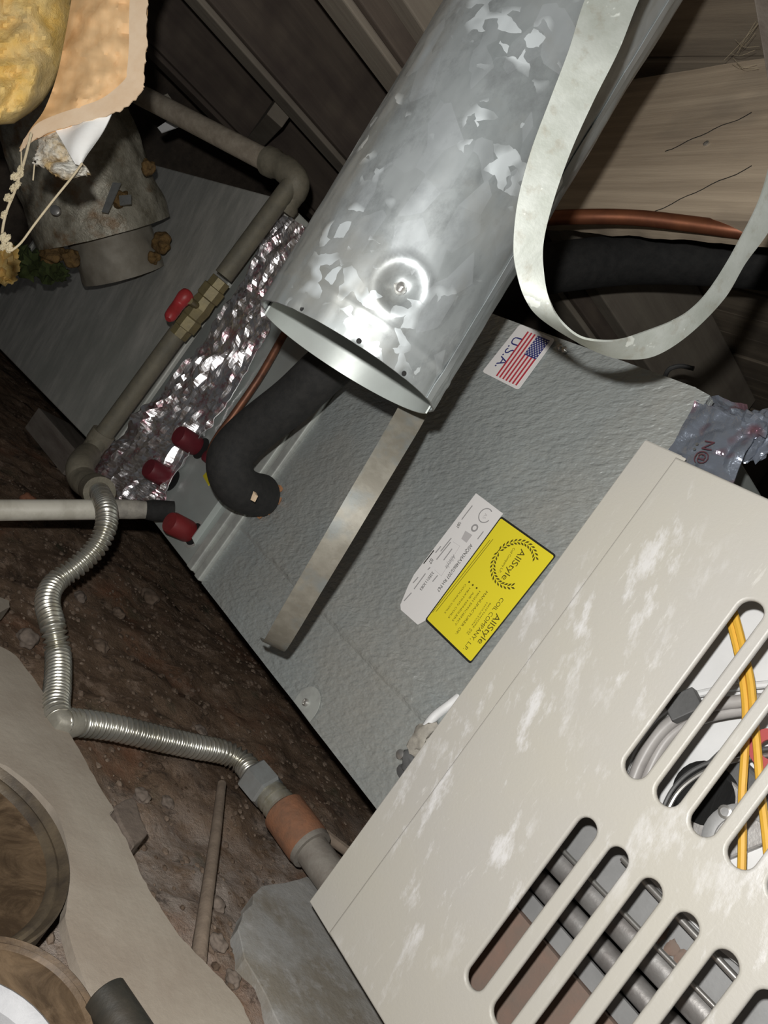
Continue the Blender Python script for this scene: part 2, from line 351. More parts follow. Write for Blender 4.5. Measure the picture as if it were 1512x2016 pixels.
# loose crumbs, uncountable
mb = MB(); ico = bmesh.new(); bmesh.ops.create_icosphere(ico, subdivisions=1, radius=1)
iv = [v.co.copy() for v in ico.verts]; iF = [tuple(v.index for v in f.verts) for f in ico.faces]; ico.free()
for k in range(4200):
    t = random.random()
    if t < .75: x, y = random.uniform(-1.5, -.3), random.uniform(-.3, .4)
    else: x, y = random.uniform(-2.6, -.9), random.uniform(-.2, .9)
    r = random.choice((.0012, .0016, .0022, .0034)) * random.uniform(.7, 1.4); sd = random.random() * 50
    mb.add([Vector((x, y, ground(x, y) + r * .3)) + Vector((v.x * r * 1.3, v.y * r, v.z * r * .7)) * (1 + .5 * noise.noise(v * 2 + Vector((sd, sd, 0)))) for v in iv], iF)
add('soil_crumbs', mb, clod1, kind='stuff', label='loose dark crumbs scattered over the soil', cat='rubble')
# back wall of boards
wb = MB().bb(-2.9, .9, 1.62, 1.66, -.05, 1.2); wall = add('wall_back', wb, woodback, kind='structure', label='dark board wall at the back of the crawl space')
for k in range(6):
    z = .0 + k * .2; add('plank', MB().bb(-2.9, .9, 1.59 + .006 * (k % 2), 1.62, z + .006, z + .194), woodback, wall, bevel=.003)
wl = MB().bb(-2.94, -2.9, -.9, 1.66, -.05, 1.2); add('wall_left', wl, woodback, kind='structure', label='dark end wall of the crawl space')
# floor deck overhead
deck = add('ceiling', MB().bb(-2.9, .9, -1.0, 1.66, 1.150, 1.17), wooddeck, kind='structure', label='underside of the wooden floor deck')
for k in range(28):
    y = -1.0 + k * .095; add('plank', MB().bb(-2.9, .9, y + .002, y + .093, 1.125 + .002 * (k % 3), 1.15), wooddeck, deck, bevel=.002)

# joists overhead
def joist(x0, x1, y0, y1, z0, z1, mat, label):
    j = thing('floor_joist', label, 'joist', ((x0 + x1) / 2, (y0 + y1) / 2, z0), 'floor joists overhead')
    add('timber', MB().bb(x0, x1, y0, y1, z0 + .012, z1), woodjoist, j, bevel=.003)
    add('sawn_underside', MB().bb(x0 + .002, x1 - .012, y0, y1, z0, z0 + .012), mat, j, bevel=.003); return j
joist(-1.56, -1.49, -.9, 1.58, .89, 1.122, woodjoistedge, 'narrow wooden joist overhead, directly above the rusty gas pipe elbow')
joist(-1.115, -1.035, -.9, 1.58, .89, 1.122, woodjoistedge, 'pale wooden joist overhead, its end hidden by the big flue pipe')
joist(-2.05, -1.98, -.9, 1.58, .89, 1.122, woodjoist, 'dark wooden joist farthest overhead, above the hanging insulation')
# a lighter sister board beside the second joist
add('sister_board', MB().bb(-1.03, -.99, -.9, 1.2, .93, 1.122), woodjoistedge, label='worn board nailed beside the pale joist at the top edge', cat='board', bevel=.003)
add('blocking_board', MB().box(PD(545, 225, 1.75), (.16, .02, .06), Matrix.Rotation(-.35, 3, 'Z')), woodjoistedge, label='short piece of lumber set between joists behind the gas pipe', cat='board', bevel=.002)
# beam with long grain at the right
A = PD(1300, 428, .92); bdir = Vector((-.987, .16, 0)); bn = Vector((.16, .987, 0)); Rb = Matrix((bdir, bn, Vector((0, 0, 1)))).transposed()
mbm = MB(); L = .85; NX, NZ = 90, 26; g = []
for j in range(NZ + 1):
    row = []
    for i in range(NX + 1):
        p = A - bdir * .55 + bdir * (L * i / NX) + Vector((0, 0, .232 * j / NZ))
        if j == 0: p.z += .004 * fbm((p.x, 0, 1), 14)
        p -= bn * (.0015 * fbm((p.x * .12, p.z, 0), 40)); row.append(p)
    g.append(row)
mbm.sheet(g, bn * .042); beam = add('wooden_beam', mbm, woodbeam, smooth=True, label='long grey-brown beam with coarse grain behind the metal strap loop', cat='beam')
def onbeam(px, py, off=0):
    d = ray(px, py); t = (A - CAM).dot(bn) / d.dot(bn); return CAM + d * t - bn * off
add('nail', MB().lathe(onbeam(1391, 285, .0), -bn, [(-.002, .0035), (.002, .0035), (.003, .001)], 12, True), steel, beam, smooth=True)
for a, b in (((1310, 300), (1480, 225)), ((1290, 418), (1480, 330))):
    P = [onbeam(a[0] + (b[0] - a[0]) * t + 1.5 * math.sin(t * 9), a[1] + (b[1] - a[1]) * t + 1.5 * math.sin(t * 17), .0008) for t in [i / 12 for i in range(13)]]
    add('crack', MB().tube(P, .0005, 5), darkhole, beam)
q0, q1 = PD(1483, -20, .88), PD(1514, 175, .88)
rj = MB().prism([PD(1477, -40, .88), PD(1560, -60, .88), PD(1580, 330, .88), PD(1540, 330, .88)], bn * .03)
add('wooden_post', rj, woodpale, label='pale board crossing the top right corner in front of the beam', cat='board', bevel=.002)
web = MB(); random.seed(3)
for k in range(9):
    a = PD(1490 + random.uniform(-6, 8), random.uniform(40, 150), .90); b = PD(1440 + random.uniform(-15, 20), random.uniform(70, 130), .93)
    web.tube(spline([a, (a + b) / 2 + Vector((0, 0, -.006)), b], 4), .00022, 4)
add('cobweb', web, string, label='thin dusty cobweb strands in the upper right corner', cat='cobweb')

# ================================================================== furnace (lower right)
fur = thing('furnace', 'large beige furnace with two rows of long rounded slots in its door', 'furnace', (-.1, .2, .06))
YF = -.03
fb = MB()
fb.bb(-.375, -.372, YF, .62, .06, .562); fb.bb(-.372, .30, YF + .012, .62, .558, .562); fb.bb(-.372, .30, YF + .012, .62, .06, .064); fb.bb(-.372, .30, .618, .62, .064, .558); fb.bb(.297, .30, YF, .62, .064, .558)
add('cabinet_shell', fb, enamel, fur)
# front flange strip with folded lips
fl_ = MB().bb(-.3755, -.333, YF - .0015, YF + .0005, .0595, .5615); fl_.bb(-.3755, -.338, YF, YF + .014, .5600, .5625); fl_.bb(-.3755, -.338, YF, YF + .014, .0585, .061)
add('front_flange', fl_, enamel, fur, bevel=.0008)
# door with slots
def curve_panel(outer, holes, ext, bev):
    cu = bpy.data.curves.new('tmp', 'CURVE'); cu.dimensions = '2D'; cu.fill_mode = 'BOTH'; cu.extrude = ext; cu.bevel_depth = bev; cu.bevel_resolution = 3; cu.offset = -bev
    for loop in [outer] + holes:
        s = cu.splines.new('POLY'); s.points.add(len(loop) - 1); s.use_cyclic_u = True
        for p, q in zip(s.points, loop): p.co = (q[0], q[1], 0, 1)
    ob = bpy.data.objects.new('tmp', cu); me = bpy.data.meshes.new_from_object(ob); mb = MB()
    mb.v = [v.co.copy() for v in me.vertices]; mb.f = [tuple(p.vertices) for p in me.polygons]
    bpy.data.objects.remove(ob); bpy.data.curves.remove(cu); bpy.data.meshes.remove(me); return mb
def slot(cx, z0, z1, w):
    r = w / 2; out = []
    for k in range(13): a = math.pi * k / 12; out.append((cx + r * math.cos(a), z1 - r + r * math.sin(a)))
    for k in range(13): a = math.pi + math.pi * k / 12; out.append((cx + r * math.cos(a), z0 + r + r * math.sin(a)))
    return out
holes = [slot(-.2165 + .0285 * i, .331, .486, .0185) for i in range(12)] + [slot(-.2185 + .0288 * i, .137, .289, .0168) for i in range(12)]
door = curve_panel([(-.3385, .0625), (.29, .0625), (.29, .5575), (-.3385, .5575)], holes, .0006, .0022)
for v in door.v: v.xyz = (v.x, YF - .0045 - v.z, v.y)
add('door', door, enamel, fur, smooth=True)
# inside, upper bay
add('inner_panel', MB().bb(-.34, .28, .060, .064, .30, .555), whitepanel, fur)
def ftube(name, px, y, r, mat, n=8, k=10):
    return add(name, MB().tube(spline([PY(a, b, y if not isinstance(y, list) else y[i]) for i, (a, b) in enumerate(px)], k), r, n), mat, fur, smooth=True)
ftube('wire', [(1425, 1185), (1437, 1225), (1452, 1285), (1462, 1340), (1468, 1400), (1466, 1480), (1461, 1560), (1461, 1640), (1460, 1700), (1458, 1760)], .012, .0030, yellowwire)
ftube('wire', [(1436, 1180), (1450, 1225), (1465, 1285), (1477, 1340), (1483, 1400), (1490, 1470), (1494, 1520), (1500, 1580), (1508, 1650), (1516, 1740)], .010, .0030, yellowwire)
ftube('rubber_tube', [(1235, 1570), (1262, 1500), (1300, 1442), (1350, 1405), (1410, 1388), (1480, 1380), (1560, 1378)], .030, .0052, greyhose, 12)
ftube('rubber_tube', [(1255, 1590), (1282, 1510), (1320, 1450), (1375, 1418), (1440, 1402), (1500, 1398), (1570, 1395)], .036, .0048, greyhose, 12)
ftube('rubber_tube', [(1215, 1560), (1245, 1480), (1285, 1420), (1340, 1380), (1400, 1362), (1470, 1352), (1560, 1345)], .048, .0030, whitepanel, 8)
ftube('ignition_lead', [(1296, 1612), (1322, 1558), (1360, 1520), (1415, 1495), (1480, 1480), (1540, 1470)], .030, .0016, darkgrey)
ftube('ignition_lead', [(1304, 1618), (1332, 1564), (1370, 1530), (1422, 1505), (1480, 1492), (1540, 1484)], .030, .0018, steel)
c = PY(1347, 1390, .02); add('clip', MB().box(c, (.009, .006, .013), Matrix.Rotation(.5, 3, 'Y')), darkgrey, fur, bevel=.001)
c = PY(1395, 1570, .045); add('valve_knob', MB().lathe(c, (0, -1, 0), [(-.01, .026), (.006, .026), (.010, .022), (.010, .001)], 28), darkhole, fur, smooth=True)
c = PY(1450, 1548, .05); add('valve_body', MB().box(c, (.024, .012, .018), Matrix.Rotation(.15, 3, 'Y')), darkgrey, fur, bevel=.003)
c = PY(1425, 1612, .035); gv = add('valve_bracket', MB().prism([c + Vector(v) for v in ((-.026, 0, -.024), (.016, 0, -.026), (.030, 0, .002), (.020, 0, .024), (-.016, 0, .026), (-.028, 0, .004))], (0, .012, 0)), burner, fur, bevel=.002)
c = PY(1428, 1600, .033); add('screw', MB().lathe(c, (0, -1, 0), [(0, .0055), (.002, .005), (.0025, .0032), (.001, .0030), (.001, .0001)], 16), steel, gv, smooth=True)
c = PY(1470, 1672, .040); add('blower_ring', MB().lathe(c, (0, -1, 0), [(-.004, .030), (.008, .030), (.009, .028), (.008, .0215), (-.004, .0215)], 36), greypanel, fur, smooth=True)
add('blower_plate', MB().lathe(c, (0, -1, 0), [(-.006, .0215), (0, .0215), (0, .0001)], 36), whitepanel, fur, smooth=True)
c = PY(1518, 1478, .02); add('red_washer', MB().lathe(c, (0, -1, 0), [(0, .015), (.003, .015), (.003, .007), (0, .007)], 24), redring, fur, smooth=True)
# inside, lower bay: shelf, burners and rusty floor
add('bay_divider', MB().bb(-.34, .28, YF + .02, .064, .300, .303), greypanel, fur)
add('shelf_panel', MB().bb(-.34, .28, .058, .062, .235, .30), greypanel, fur)
add('burner_tube', MB().tube([(-.34, .064, .224), (.28, .064, .224)], .0125, 20), burner, fur, smooth=True)
add('burner_tube', MB().tube([(-.34, .066, .198), (.28, .066, .198)], .0100, 20), burner, fur, smooth=True)
add('heat_shield', MB().bb(-.34, .28, .057, .061, .172, .188), greypanel, fur)
add('base_pan', MB().prism([(-.34, .052, .070), (-.34, .052, .171), (-.34, .12, .171), (-.34, .12, .070)], (.62, 0, 0)), rustfloor, fur)
add('gas_manifold', MB().tube([(-.34, .040, .2385), (.28, .040, .2385)], .0022, 10), steel, fur, smooth=True)
add('flame_rod', MB().tube([PY(1225, 1690, .03), PY(1400, 1875, .03), PY(1470, 1950, .03)], .0028, 10), steel, fur, smooth=True)
add('flame_plate', MB().prism([PY(1238, 1690, .045), PY(1560, 1640, .045), PY(1560, 1990, .045), PY(1405, 1862, .045)], (0, .003, 0)), whitepanel, fur)
for px in ((1322, 1868), (1300, 1838), (1340, 1890), (1295, 1905)):
    c = PY(px[0], px[1], .056); add('rust_spot', MB().blob(c, (.005, .0012, .007), px[0], 2, .6), rustfloor, fur, smooth=True)

# ================================================================== evaporator coil cabinet
coil = thing('coil_cabinet', 'grey embossed metal coil cabinet carrying a yellow maker label and a flag sticker', 'coil cabinet', (-.8, .25, .15))
cb = MB().bb(-1.255, -.382, 0, .52, .150, .6315); add('cabinet_body', cb, platemat, coil, bevel=.002)
# embossed big panel as a fine sheet with a slightly raised band and folds
g = []; NX, NZ = 60, 60; zs = sorted(set([.1505 + .4805 * j / NZ for j in range(NZ + 1)] + [.238, .2415, .2645, .2675, .505, .509]))
for z in zs:
    row = []
    for i in range(NX + 1):
        x = -.820 + .4385 * i / NX
        y = -.004 - (.0022 if .2405 < z < .266 else 0) - (.0022 if z >= .266 else 0) * 0
        if z > .507: y -= .0016
        y -= .0015 * fbm((x, 0, z), 6)
        row.append((x, y, z))
    g.append(row)
panel = add('embossed_panel', MB().sheet(g, (0, .0075, 0)), coilmat, coil, smooth=True)
add('upper_lip', MB().prism([(-.384, -.0055, .5635), (-.384, -.0055, .631), (-.3655, -.0055, .6285), (-.3655, -.0055, .5635)], (0, .012, 0)), coilmat, coil)
add('pipe_plate', MB().bb(-1.10, -.866, -.005, .001, .1505, .631), platemat, coil, bevel=.001)
rail = MB().bb(-.866, -.850, -.009, 0, .151, .630); rail.bb(-.850, -.836, -.005, 0, .151, .630); rail.bb(-.836, -.822, -.010, 0, .151, .630); add('edge_rail', rail, zincdisc, coil, bevel=.0015)
br = MB().prism([(-.884, -.015, .184), (-.882, -.006, .178), (-.882, -.006, .315), (-.884, -.015, .308)], (.002, 0, 0)); br.prism([(-.884, -.0065, .178), (-.866, -.0065, .182), (-.866, -.0065, .315), (-.884, -.0065, .315)], (0, .002, 0))
add('bent_bracket', br, platemat, coil)
def disc_on(name, px, py, r, mat, parent=coil, y=-.0055, prof=None):
    c = PY(px, py, y); return add(name, MB().lathe(c, (0, -1, 0), prof or [(0, r), (.0008, r * .97), (.0010, r * .3), (.0010, .0001)], 24), mat, parent, smooth=True)
d = PY(603, 1390, -.0055); pts = []
for k in range(24):
    a = 2 * math.pi * k / 24; pts.append(d + Vector((.018 * math.cos(a), 0, .021 * math.sin(a) if math.sin(a) > 0 else max(.035 * math.sin(a), -(d.z - .152)))))
sd = add('flattened_spot', MB().prism(pts, (0, -.0008, 0)), zincdisc, coil)
add('screw', MB().lathe(d + Vector((-.002, -.001, .002)), (0, -1, 0), [(0, .0042), (.002, .004), (.003, .0025), (.002, .002), (.002, .0001)], 16), steel, sd, smooth=True)
for px in ((1103, 686), (1112, 691)):
    disc_on('screw', px[0], px[1], .003, steel, y=-.006, prof=[(0, .0035), (.0025, .0034), (.004, .0018), (.004, .0001)])
# capped pipe stubs
for (px, py), m in (((388, 880), redcap), ((330, 943), redcap), ((374, 1049), redcap2)):
    c = PY(px, py, -.005)
    cap = add('pipe_cap', MB().lathe(c, (.06, -1, .02), [(.0, .0150), (.006, .0162), (.034, .0162), (.0385, .0140), (.0395, .0001)], 28), m, coil, smooth=True)
    add('pipe_hole', MB().lathe(PY(px + 8, py + 4, -.0052), (0, -1, 0), [(0, .0175), (.0008, .0175), (.0008, .0001)], 24), darkhole, cap)
add('hole_ring', MB().lathe(PY(382, 1053, -.0052), (0, -1, 0), [(0, .021), (.0012, .021), (.0012, .0166), (0, .0166)], 28), zincdisc, coil)
add('yellow_tag', MB().prism([PY(399, 938, -.007), PY(406, 930, -.012), PY(415, 945, -.012), PY(410, 957, -.007)], (0, .0015, 0)), yellowlabel, coil)

# ---- prints
def print_text(parent, txt, p0, p1, mat, y, hs=1.0, shear=0, name='lettering'):
    a, b = PY(*p0, y), PY(*p1, y); cu = bpy.data.curves.new('t', 'FONT'); cu.body = txt; cu.size = 1; cu.shear = shear; cu.resolution_u = 3
    ob = bpy.data.objects.new('t', cu); me = bpy.data.meshes.new_from_object(ob); xs = [v.co.x for v in me.vertices]
    w = max(xs) - min(xs); x0 = min(xs); ex = (b - a); s = ex.length / w; ex.normalize(); ey = Vector((-ex.z, 0, ex.x)); 
    ey = -ey if ey.x < 0 else ey
    mb = MB(); mb.v = [a + ex * ((v.co.x - x0) * s) + ey * (v.co.y * s * hs) for v in me.vertices]; mb.f = [tuple(p.vertices) for p in me.polygons]
    bpy.data.objects.remove(ob); bpy.data.curves.remove(cu); bpy.data.meshes.remove(me)
    return add(name, mb, mat, parent)
def quad(parent, name, pts, mat, y, th=.0003):
    return add(name, MB().prism([PY(*p, y) for p in pts], (0, th, 0)), mat, parent)
def rrect(x0, x1, z0, z1, r, y):
    out = []
    for cx, cz, a0 in ((x1 - r, z1 - r, 0), (x0 + r, z1 - r, 90), (x0 + r, z0 + r, 180), (x1 - r, z0 + r, 270)):
        for k in range(5): a = math.radians(a0 + k * 22.5); out.append(Vector((cx + r * math.cos(a), y, cz + r * math.sin(a))))
    return out
YL = -.0078
def rq(c4, r, y):   # rounded quad from four pixel corners (order round)
    P = [PY(*p, y) for p in c4]; out = []
    for i in range(4):
        p, a, b = P[i], P[i - 1], P[(i + 1) % 4]; u = (a - p).normalized(); w = (b - p).normalized()
        for k in range(5):
            t = k / 4; out.append((p + u * r) * (1 - t) ** 2 + p * 2 * t * (1 - t) + (p + w * r) * t * t)
    return out
def inset(c4, k):
    cx = sum(p[0] for p in c4) / 4; cy = sum(p[1] for p in c4) / 4
    return [(p[0] + (cx - p[0]) * k / math.hypot(cx - p[0], cy - p[1]), p[1] + (cy - p[1]) * k / math.hypot(cx - p[0], cy - p[1])) for p in c4]
# white rating label
wl4 = [(937, 972), (990, 1012), (838, 1222), (822, 1231), (789, 1202), (788, 1192), (803, 1155), (815, 1132)]
wlab = add('rating_label', MB().prism([PY(*p, YL + .0012) for p in wl4], (0, .0006, 0)), whitelabel, coil, label='white rating sticker with printed model number')
c2 = lambda x, y: (780 + x / 6.873, 960 + y / 6.873)
YW = YL + .0010
print_text(wlab, 'ASQN36A3486G/207 RH P67', c2(1005, 765), c2(545, 1395), ink, YW, 1.25)
print_text(wlab, '087', c2(846, 470), c2(806, 545), ink, YW, 1.2)
print_text(wlab, 'Allstyle', c2(770, 905), c2(655, 1085), inkgrey, YW, 1.5, .3)
print_text(wlab, '22E0113083', c2(488, 1140), c2(315, 1380), ink, YW, 1.1)
print_text(wlab, '07', c2(468, 962), c2(432, 1020), ink, YW, 1.2)
for a, b in (((1030, 250), (885, 440)), ((1180, 600), (1100, 705)), ((745, 690), (600, 870)), ((735, 745), (545, 980)), ((605, 800), (530, 890)), ((395, 1170), (240, 1380)), ((295, 1220), (225, 1300)), ((205, 1430), (105, 1540)), ((560, 1195), (490, 1280)), ((510, 855), (370, 1035)), ((460, 1085), (425, 1120)), ((755, 835), (640, 990))):
    p, q = Vector(c2(*a)), Vector(c2(*b)); n_ = Vector((-(q - p).y, (q - p).x)).normalized() * .9
    quad(wlab, 'fine_print', [p + n_, q + n_, q - n_, p - n_], inkgrey if a[0] != 510 else ink, YW, .0002)
def arc_ring(parent, name, cpx, rpx, w, a0, a1, mat, y):
    mb = MB(); c = PY(*cpx, y); k = (PY(cpx[0] + 10, cpx[1], y) - c).length; ro = rpx; n = 28; P = []
    for i in range(n + 1):
        a = math.radians(a0 + (a1 - a0) * i / n); P.append(Vector((math.cos(a), 0, math.sin(a))))
    g = [[c + p * (ro - w) for p in P], [c + p * ro for p in P]]
    mb.sheet(g, (0, .0002, 0)); return add(name, mb, mat, parent)
arc_ring(wlab, 'logo_ring', c2(1205, 385), .0082, .0011, 60, 345, inkgrey, YW)
print_text(wlab, 'AS', c2(1205, 350), c2(1165, 420), inkpale, YW, 1.0)
arc_ring(wlab, 'approval_mark', c2(1060, 553), .0042, .0018, 0, 360, inkgrey, YW)
quad(wlab, 'approval_mark', [c2(935, 590), c2(1030, 650), c2(950, 755), c2(880, 700)], inkpale, YW, .0002)
# frame box on the rating label
for a, b in (((770, 740), (860, 800)), ((860, 800), (610, 1205)), ((610, 1205), (520, 1120))):
    p, q = Vector(c2(*a)), Vector(c2(*b)); n_ = Vector((-(q - p).y, (q - p).x)).normalized() * .3
    quad(wlab, 'frame_line', [p + n_, q + n_, q - n_, p - n_], inkpale, YW, .0002)
# yellow maker label
yl4 = [(987, 1017), (1095, 1094), (925, 1308), (836, 1222)]
ylab = add('maker_label', MB().prism(rq(yl4, .003, YL), (0, .0006, 0)), ink, coil, label='yellow maker label with black border and wreath')
add('label_field', MB().prism(rq(inset(yl4, 4.6), .002, YL - .0003), (0, .0003, 0)), yellowlabel, ylab)
c1 = lambda x, y: (880 + x / 5.93, 980 + y / 5.93); YT = YL - .0005
print_text(ylab, 'AllStyle', c1(868, 600), c1(632, 945), inkyellow, YT, .9)
print_text(ylab, 'Coil Company L.P.', c1(772, 588), c1(600, 875), inkyellow, YT, 1.05)
print_text(ylab, 'AllStyle', c1(578, 1352), c1(352, 1690), inkyellow, YT, .9)
print_text(ylab, 'COIL COMPANY, L.P.', c1(632, 1168), c1(186, 1768), inkyellow, YT, .95)
print_text(ylab, 'BRITTMOORE RD', c1(500, 1232), c1(240, 1600), inkyellow, YT, .5)
print_text(ylab, 'HOUSTON, TX', c1(462, 1226), c1(222, 1590), inkyellow, YT, .42)
print_text(ylab, 'MANUFACTURER OF:', c1(455, 1092), c1(92, 1590), inkyellow, YT, .75)
print_text(ylab, 'HIGH EFFICIENCY', c1(375, 1092), c1(85, 1490), inkyellow, YT, .6)
print_text(ylab, 'AIR HANDLERS', c1(302, 1105), c1(55, 1440), inkyellow, YT, .6)
print_text(ylab, 'HEATING COILS', c1(258, 1055), c1(10, 1405), inkyellow, YT, .6)
print_text(ylab, 'COOLING COILS', c1(212, 1010), c1(-35, 1350), inkyellow, YT, .6)
for p in ((345, 1060), (300, 1025), (258, 990)):
    arc_ring(ylab, 'bullet', c1(*p), .0010, .00095, 0, 360, inkyellow, YT)
for a, b in (((537, 488), (-130, 1335)), ((500, 500), (-170, 1345))):
    p, q = Vector(c1(*a)), Vector(c1(*b)); n_ = Vector((-(q - p).y, (q - p).x)).normalized() * .35
    quad(ylab, 'rule_line', [p + n_, q + n_, q - n_, p - n_], inkyellow, YT, .0002)
# wreath of two leafy branches
mb = MB(); cc = PY(*c1(778, 778), YT); Rw = .0225
def leaf(p, d, l, w):
    n = Vector((-d.z, 0, d.x)); mb.prism([p - d * l * .5, p + n * w * .5 + d * l * .1, p + d * l * .5, p - n * w * .5 + d * l * .1], (0, .0002, 0))
base_a = math.degrees(math.atan2((PY(*c1(570, 605), YT) - cc).z, (PY(*c1(570, 605), YT) - cc).x))
for sgn in (-1, 1):
    for k in range(13):
        a = math.radians(base_a + sgn * (8 + k * 10.4)); rad = Vector((math.cos(a), 0, math.sin(a))); tan = Vector((-math.sin(a), 0, math.cos(a))) * sgn
        for s2 in (-1, 1): leaf(cc + rad * (Rw + s2 * .0016), (tan * .9 + rad * s2 * .55).normalized(), .0052, .0019)
    a = math.radians(base_a - sgn * 4); rad = Vector((math.cos(a), 0, math.sin(a))); leaf(cc + rad * (Rw + .001), Vector((-math.sin(a), 0, math.cos(a))) * sgn, .006, .0009)
add('wreath', mb, inkyellow, ylab)
# flag sticker
fq = [(1024, 639), (1093, 669), (1020, 769), (949, 733)]
fs_ = add('flag_sticker', MB().prism(rq(fq, .004, -.0085), (0, .0006, 0)), whitelabel, coil, label='small white sticker with a striped flag')
c3 = lambda x, y: (940 + x / 8.894, 620 + y / 8.894); YS = -.0088
Q = [PY(*c3(880, 298), YS), PY(*c3(1270, 462), YS), PY(*c3(688, 1252), YS), PY(*c3(322, 1075), YS)]
def bl(u, v, dy=0):
    p = (Q[0] * (1 - u) + Q[1] * u) * (1 - v) + (Q[3] * (1 - u) + Q[2] * u) * v; return p + Vector((0, dy, 0))
def fpatch(name, u0, u1, v0, v1, mat, dy):
    return add(name, MB().prism([bl(u0, v0, dy), bl(u1, v0, dy), bl(u1, v1, dy), bl(u0, v1, dy)], (0, .0001, 0)), mat, fs_)
fpatch('flag_field', 0, 1, 0, 1, pinkwhite, -.0001)  # white tinted pink: glow of the red stripes put into the colour
for k in range(7):
    u0 = 2 * k / 13; fpatch('stripe', u0, u0 + .9 / 13, 0, 1, red_ink, -.0002)
fpatch('canton', 6 / 13, 1, 0, .42, navy, -.0003)
mb = MB()
for r in range(9):
    for k in range(6 if r % 2 == 0 else 5):
        u = 6 / 13 + (7 / 13) * (r + .7) / 9.4; v = .42 * ((k + (.5 if r % 2 == 0 else 1.0)) / 6); p = bl(u, v, -.00045); s = .0011; P = []
        for j in range(10):
            a = math.pi / 2 + j * math.pi / 5; rr = s if j % 2 == 0 else s * .5; P.append(p + Vector((rr * math.cos(a), 0, rr * math.sin(a))))
        mb.prism(P, (0, .0001, 0))
add('stars', mb, whitelabel, fs_)
print_text(fs_, 'U.S.A.', c3(650, 385), c3(300, 905), navy, YS, 1.15)

# ================================================================== plenum at the far left
pl = thing('plenum', 'large dusty grey sheet metal plenum box at the left of the coil', 'plenum', (-1.8, .25, .1))
pb = MB(); fr = [(-1.262, .152), (-1.262, .697), (-2.39, .690), (-2.39, .092)]
pb.prism([(x, -.004, z) for x, z in fr], (0, .52, 0)); add('sheet_metal_box', pb, plenummat, pl, bevel=.003)
add('end_flange', MB().bb(-2.392, -2.375, -.010, -.002, .095, .69), plenummat, pl)
add('support_board', MB().box(PZ(100, 862, .03) + Vector((.02, .04, 0)), (.13, .05, .03), Matrix.Rotation(.12, 3, 'Z')), woodpale, label='pale split board lying under the plenum edge', cat='board', bevel=.002)

# ================================================================== foil tapes
def foil(name, Lp, Rp, yb, rows, cols, amp, mat, label, seed=0, parent=None, st_=(1.3, .4)):
    A_ = spline([Vector((p[0], p[1], 0)) for p in Lp], max(1, rows // (len(Lp) - 1))); B_ = spline([Vector((p[0], p[1], 0)) for p in Rp], max(1, rows // (len(Rp) - 1)))
    n = min(len(A_), len(B_)); g = []
    for i in range(n):
        a = A_[int(i * (len(A_) - 1) / (n - 1))]; b = B_[int(i * (len(B_) - 1) / (n - 1))]; row = []
        for j in range(cols + 1):
            t = j / cols; q = a * (1 - t) + b * t; p = PY(q.x, q.y, yb)
            h = abs(fbm((p.x * 1.6 * st_[0], seed, p.z * st_[1]), 24, 3)) + .35 * abs(fbm((p.x * st_[0], seed + 3, p.z * st_[1]), 60, 3))
            row.append(p + Vector((0, -amp * h, 0)))
        g.append(row)
    return add(name, MB().sheet(g, (0, .0012, 0)), mat, parent, label=label, cat=None if parent else 'tape')
foil('foil_tape', [(556, 424), (520, 490), (480, 555), (440, 620), (398, 685), (345, 750), (295, 805), (240, 862), (188, 915), (205, 958), (232, 990)],
     [(606, 452), (588, 520), (560, 590), (530, 665), (496, 722), (462, 775), (430, 822), (408, 858), (384, 893), (345, 948), (326, 988)], -.008, 110, 34, .018, foilmat,
     'crinkled shiny foil tape sealing the joint between plenum and coil', seed=1)
# loose foil at the right, over the joint of coil and furnace
ft = foil('foil_tape', [(1370, 794), (1348, 836), (1322, 886), (1306, 910)], [(1492, 842), (1480, 880), (1458, 920), (1440, 962)], -.012, 45, 40, .012, foilmat2,
     'bluish wrinkled foil tape sticking out above the furnace corner', seed=5, st_=(.45, .5))
g = []
for i in range(14):
    row = []
    for j in range(24):
        u = j / 23; v = i / 13; a = Vector((1325, 766)) * (1 - u) + Vector((1470, 806)) * u; b = Vector((1374, 802)) * (1 - u) + Vector((1494, 846)) * u
        q = a * (1 - v) + b * v; p = PY(q.x, q.y, .03 * (1 - v) - .012 * v); h = fbm((p.x, 9, p.z + v), 38, 4); row.append(p + Vector((0, -.006 * h, .004 * h)))
    g.append(row)
add('folded_edge', MB().sheet(g, (0, .0012, -.0006)), foilmat2, ft)
# crumpled knot at its corner
mb = MB()
mb.blob(PY(1490, 838, -.012), (.012, .008, .012), 4, 3, .9, 2.2); mb.blob(PY(1488, 880, .0), (.010, .006, .014), 9, 3, .9, 2.2)
add('crumpled_corner', mb, foilmat2, ft)
print_text(ft, 'N@', (1388, 868), (1368, 912), maroon, -.024, 1.0)
for p in ((1372, 875), (1367, 885)): arc_ring(ft, 'print_dot', p, .0012, .0011, 0, 360, darkgrey, -.0225)

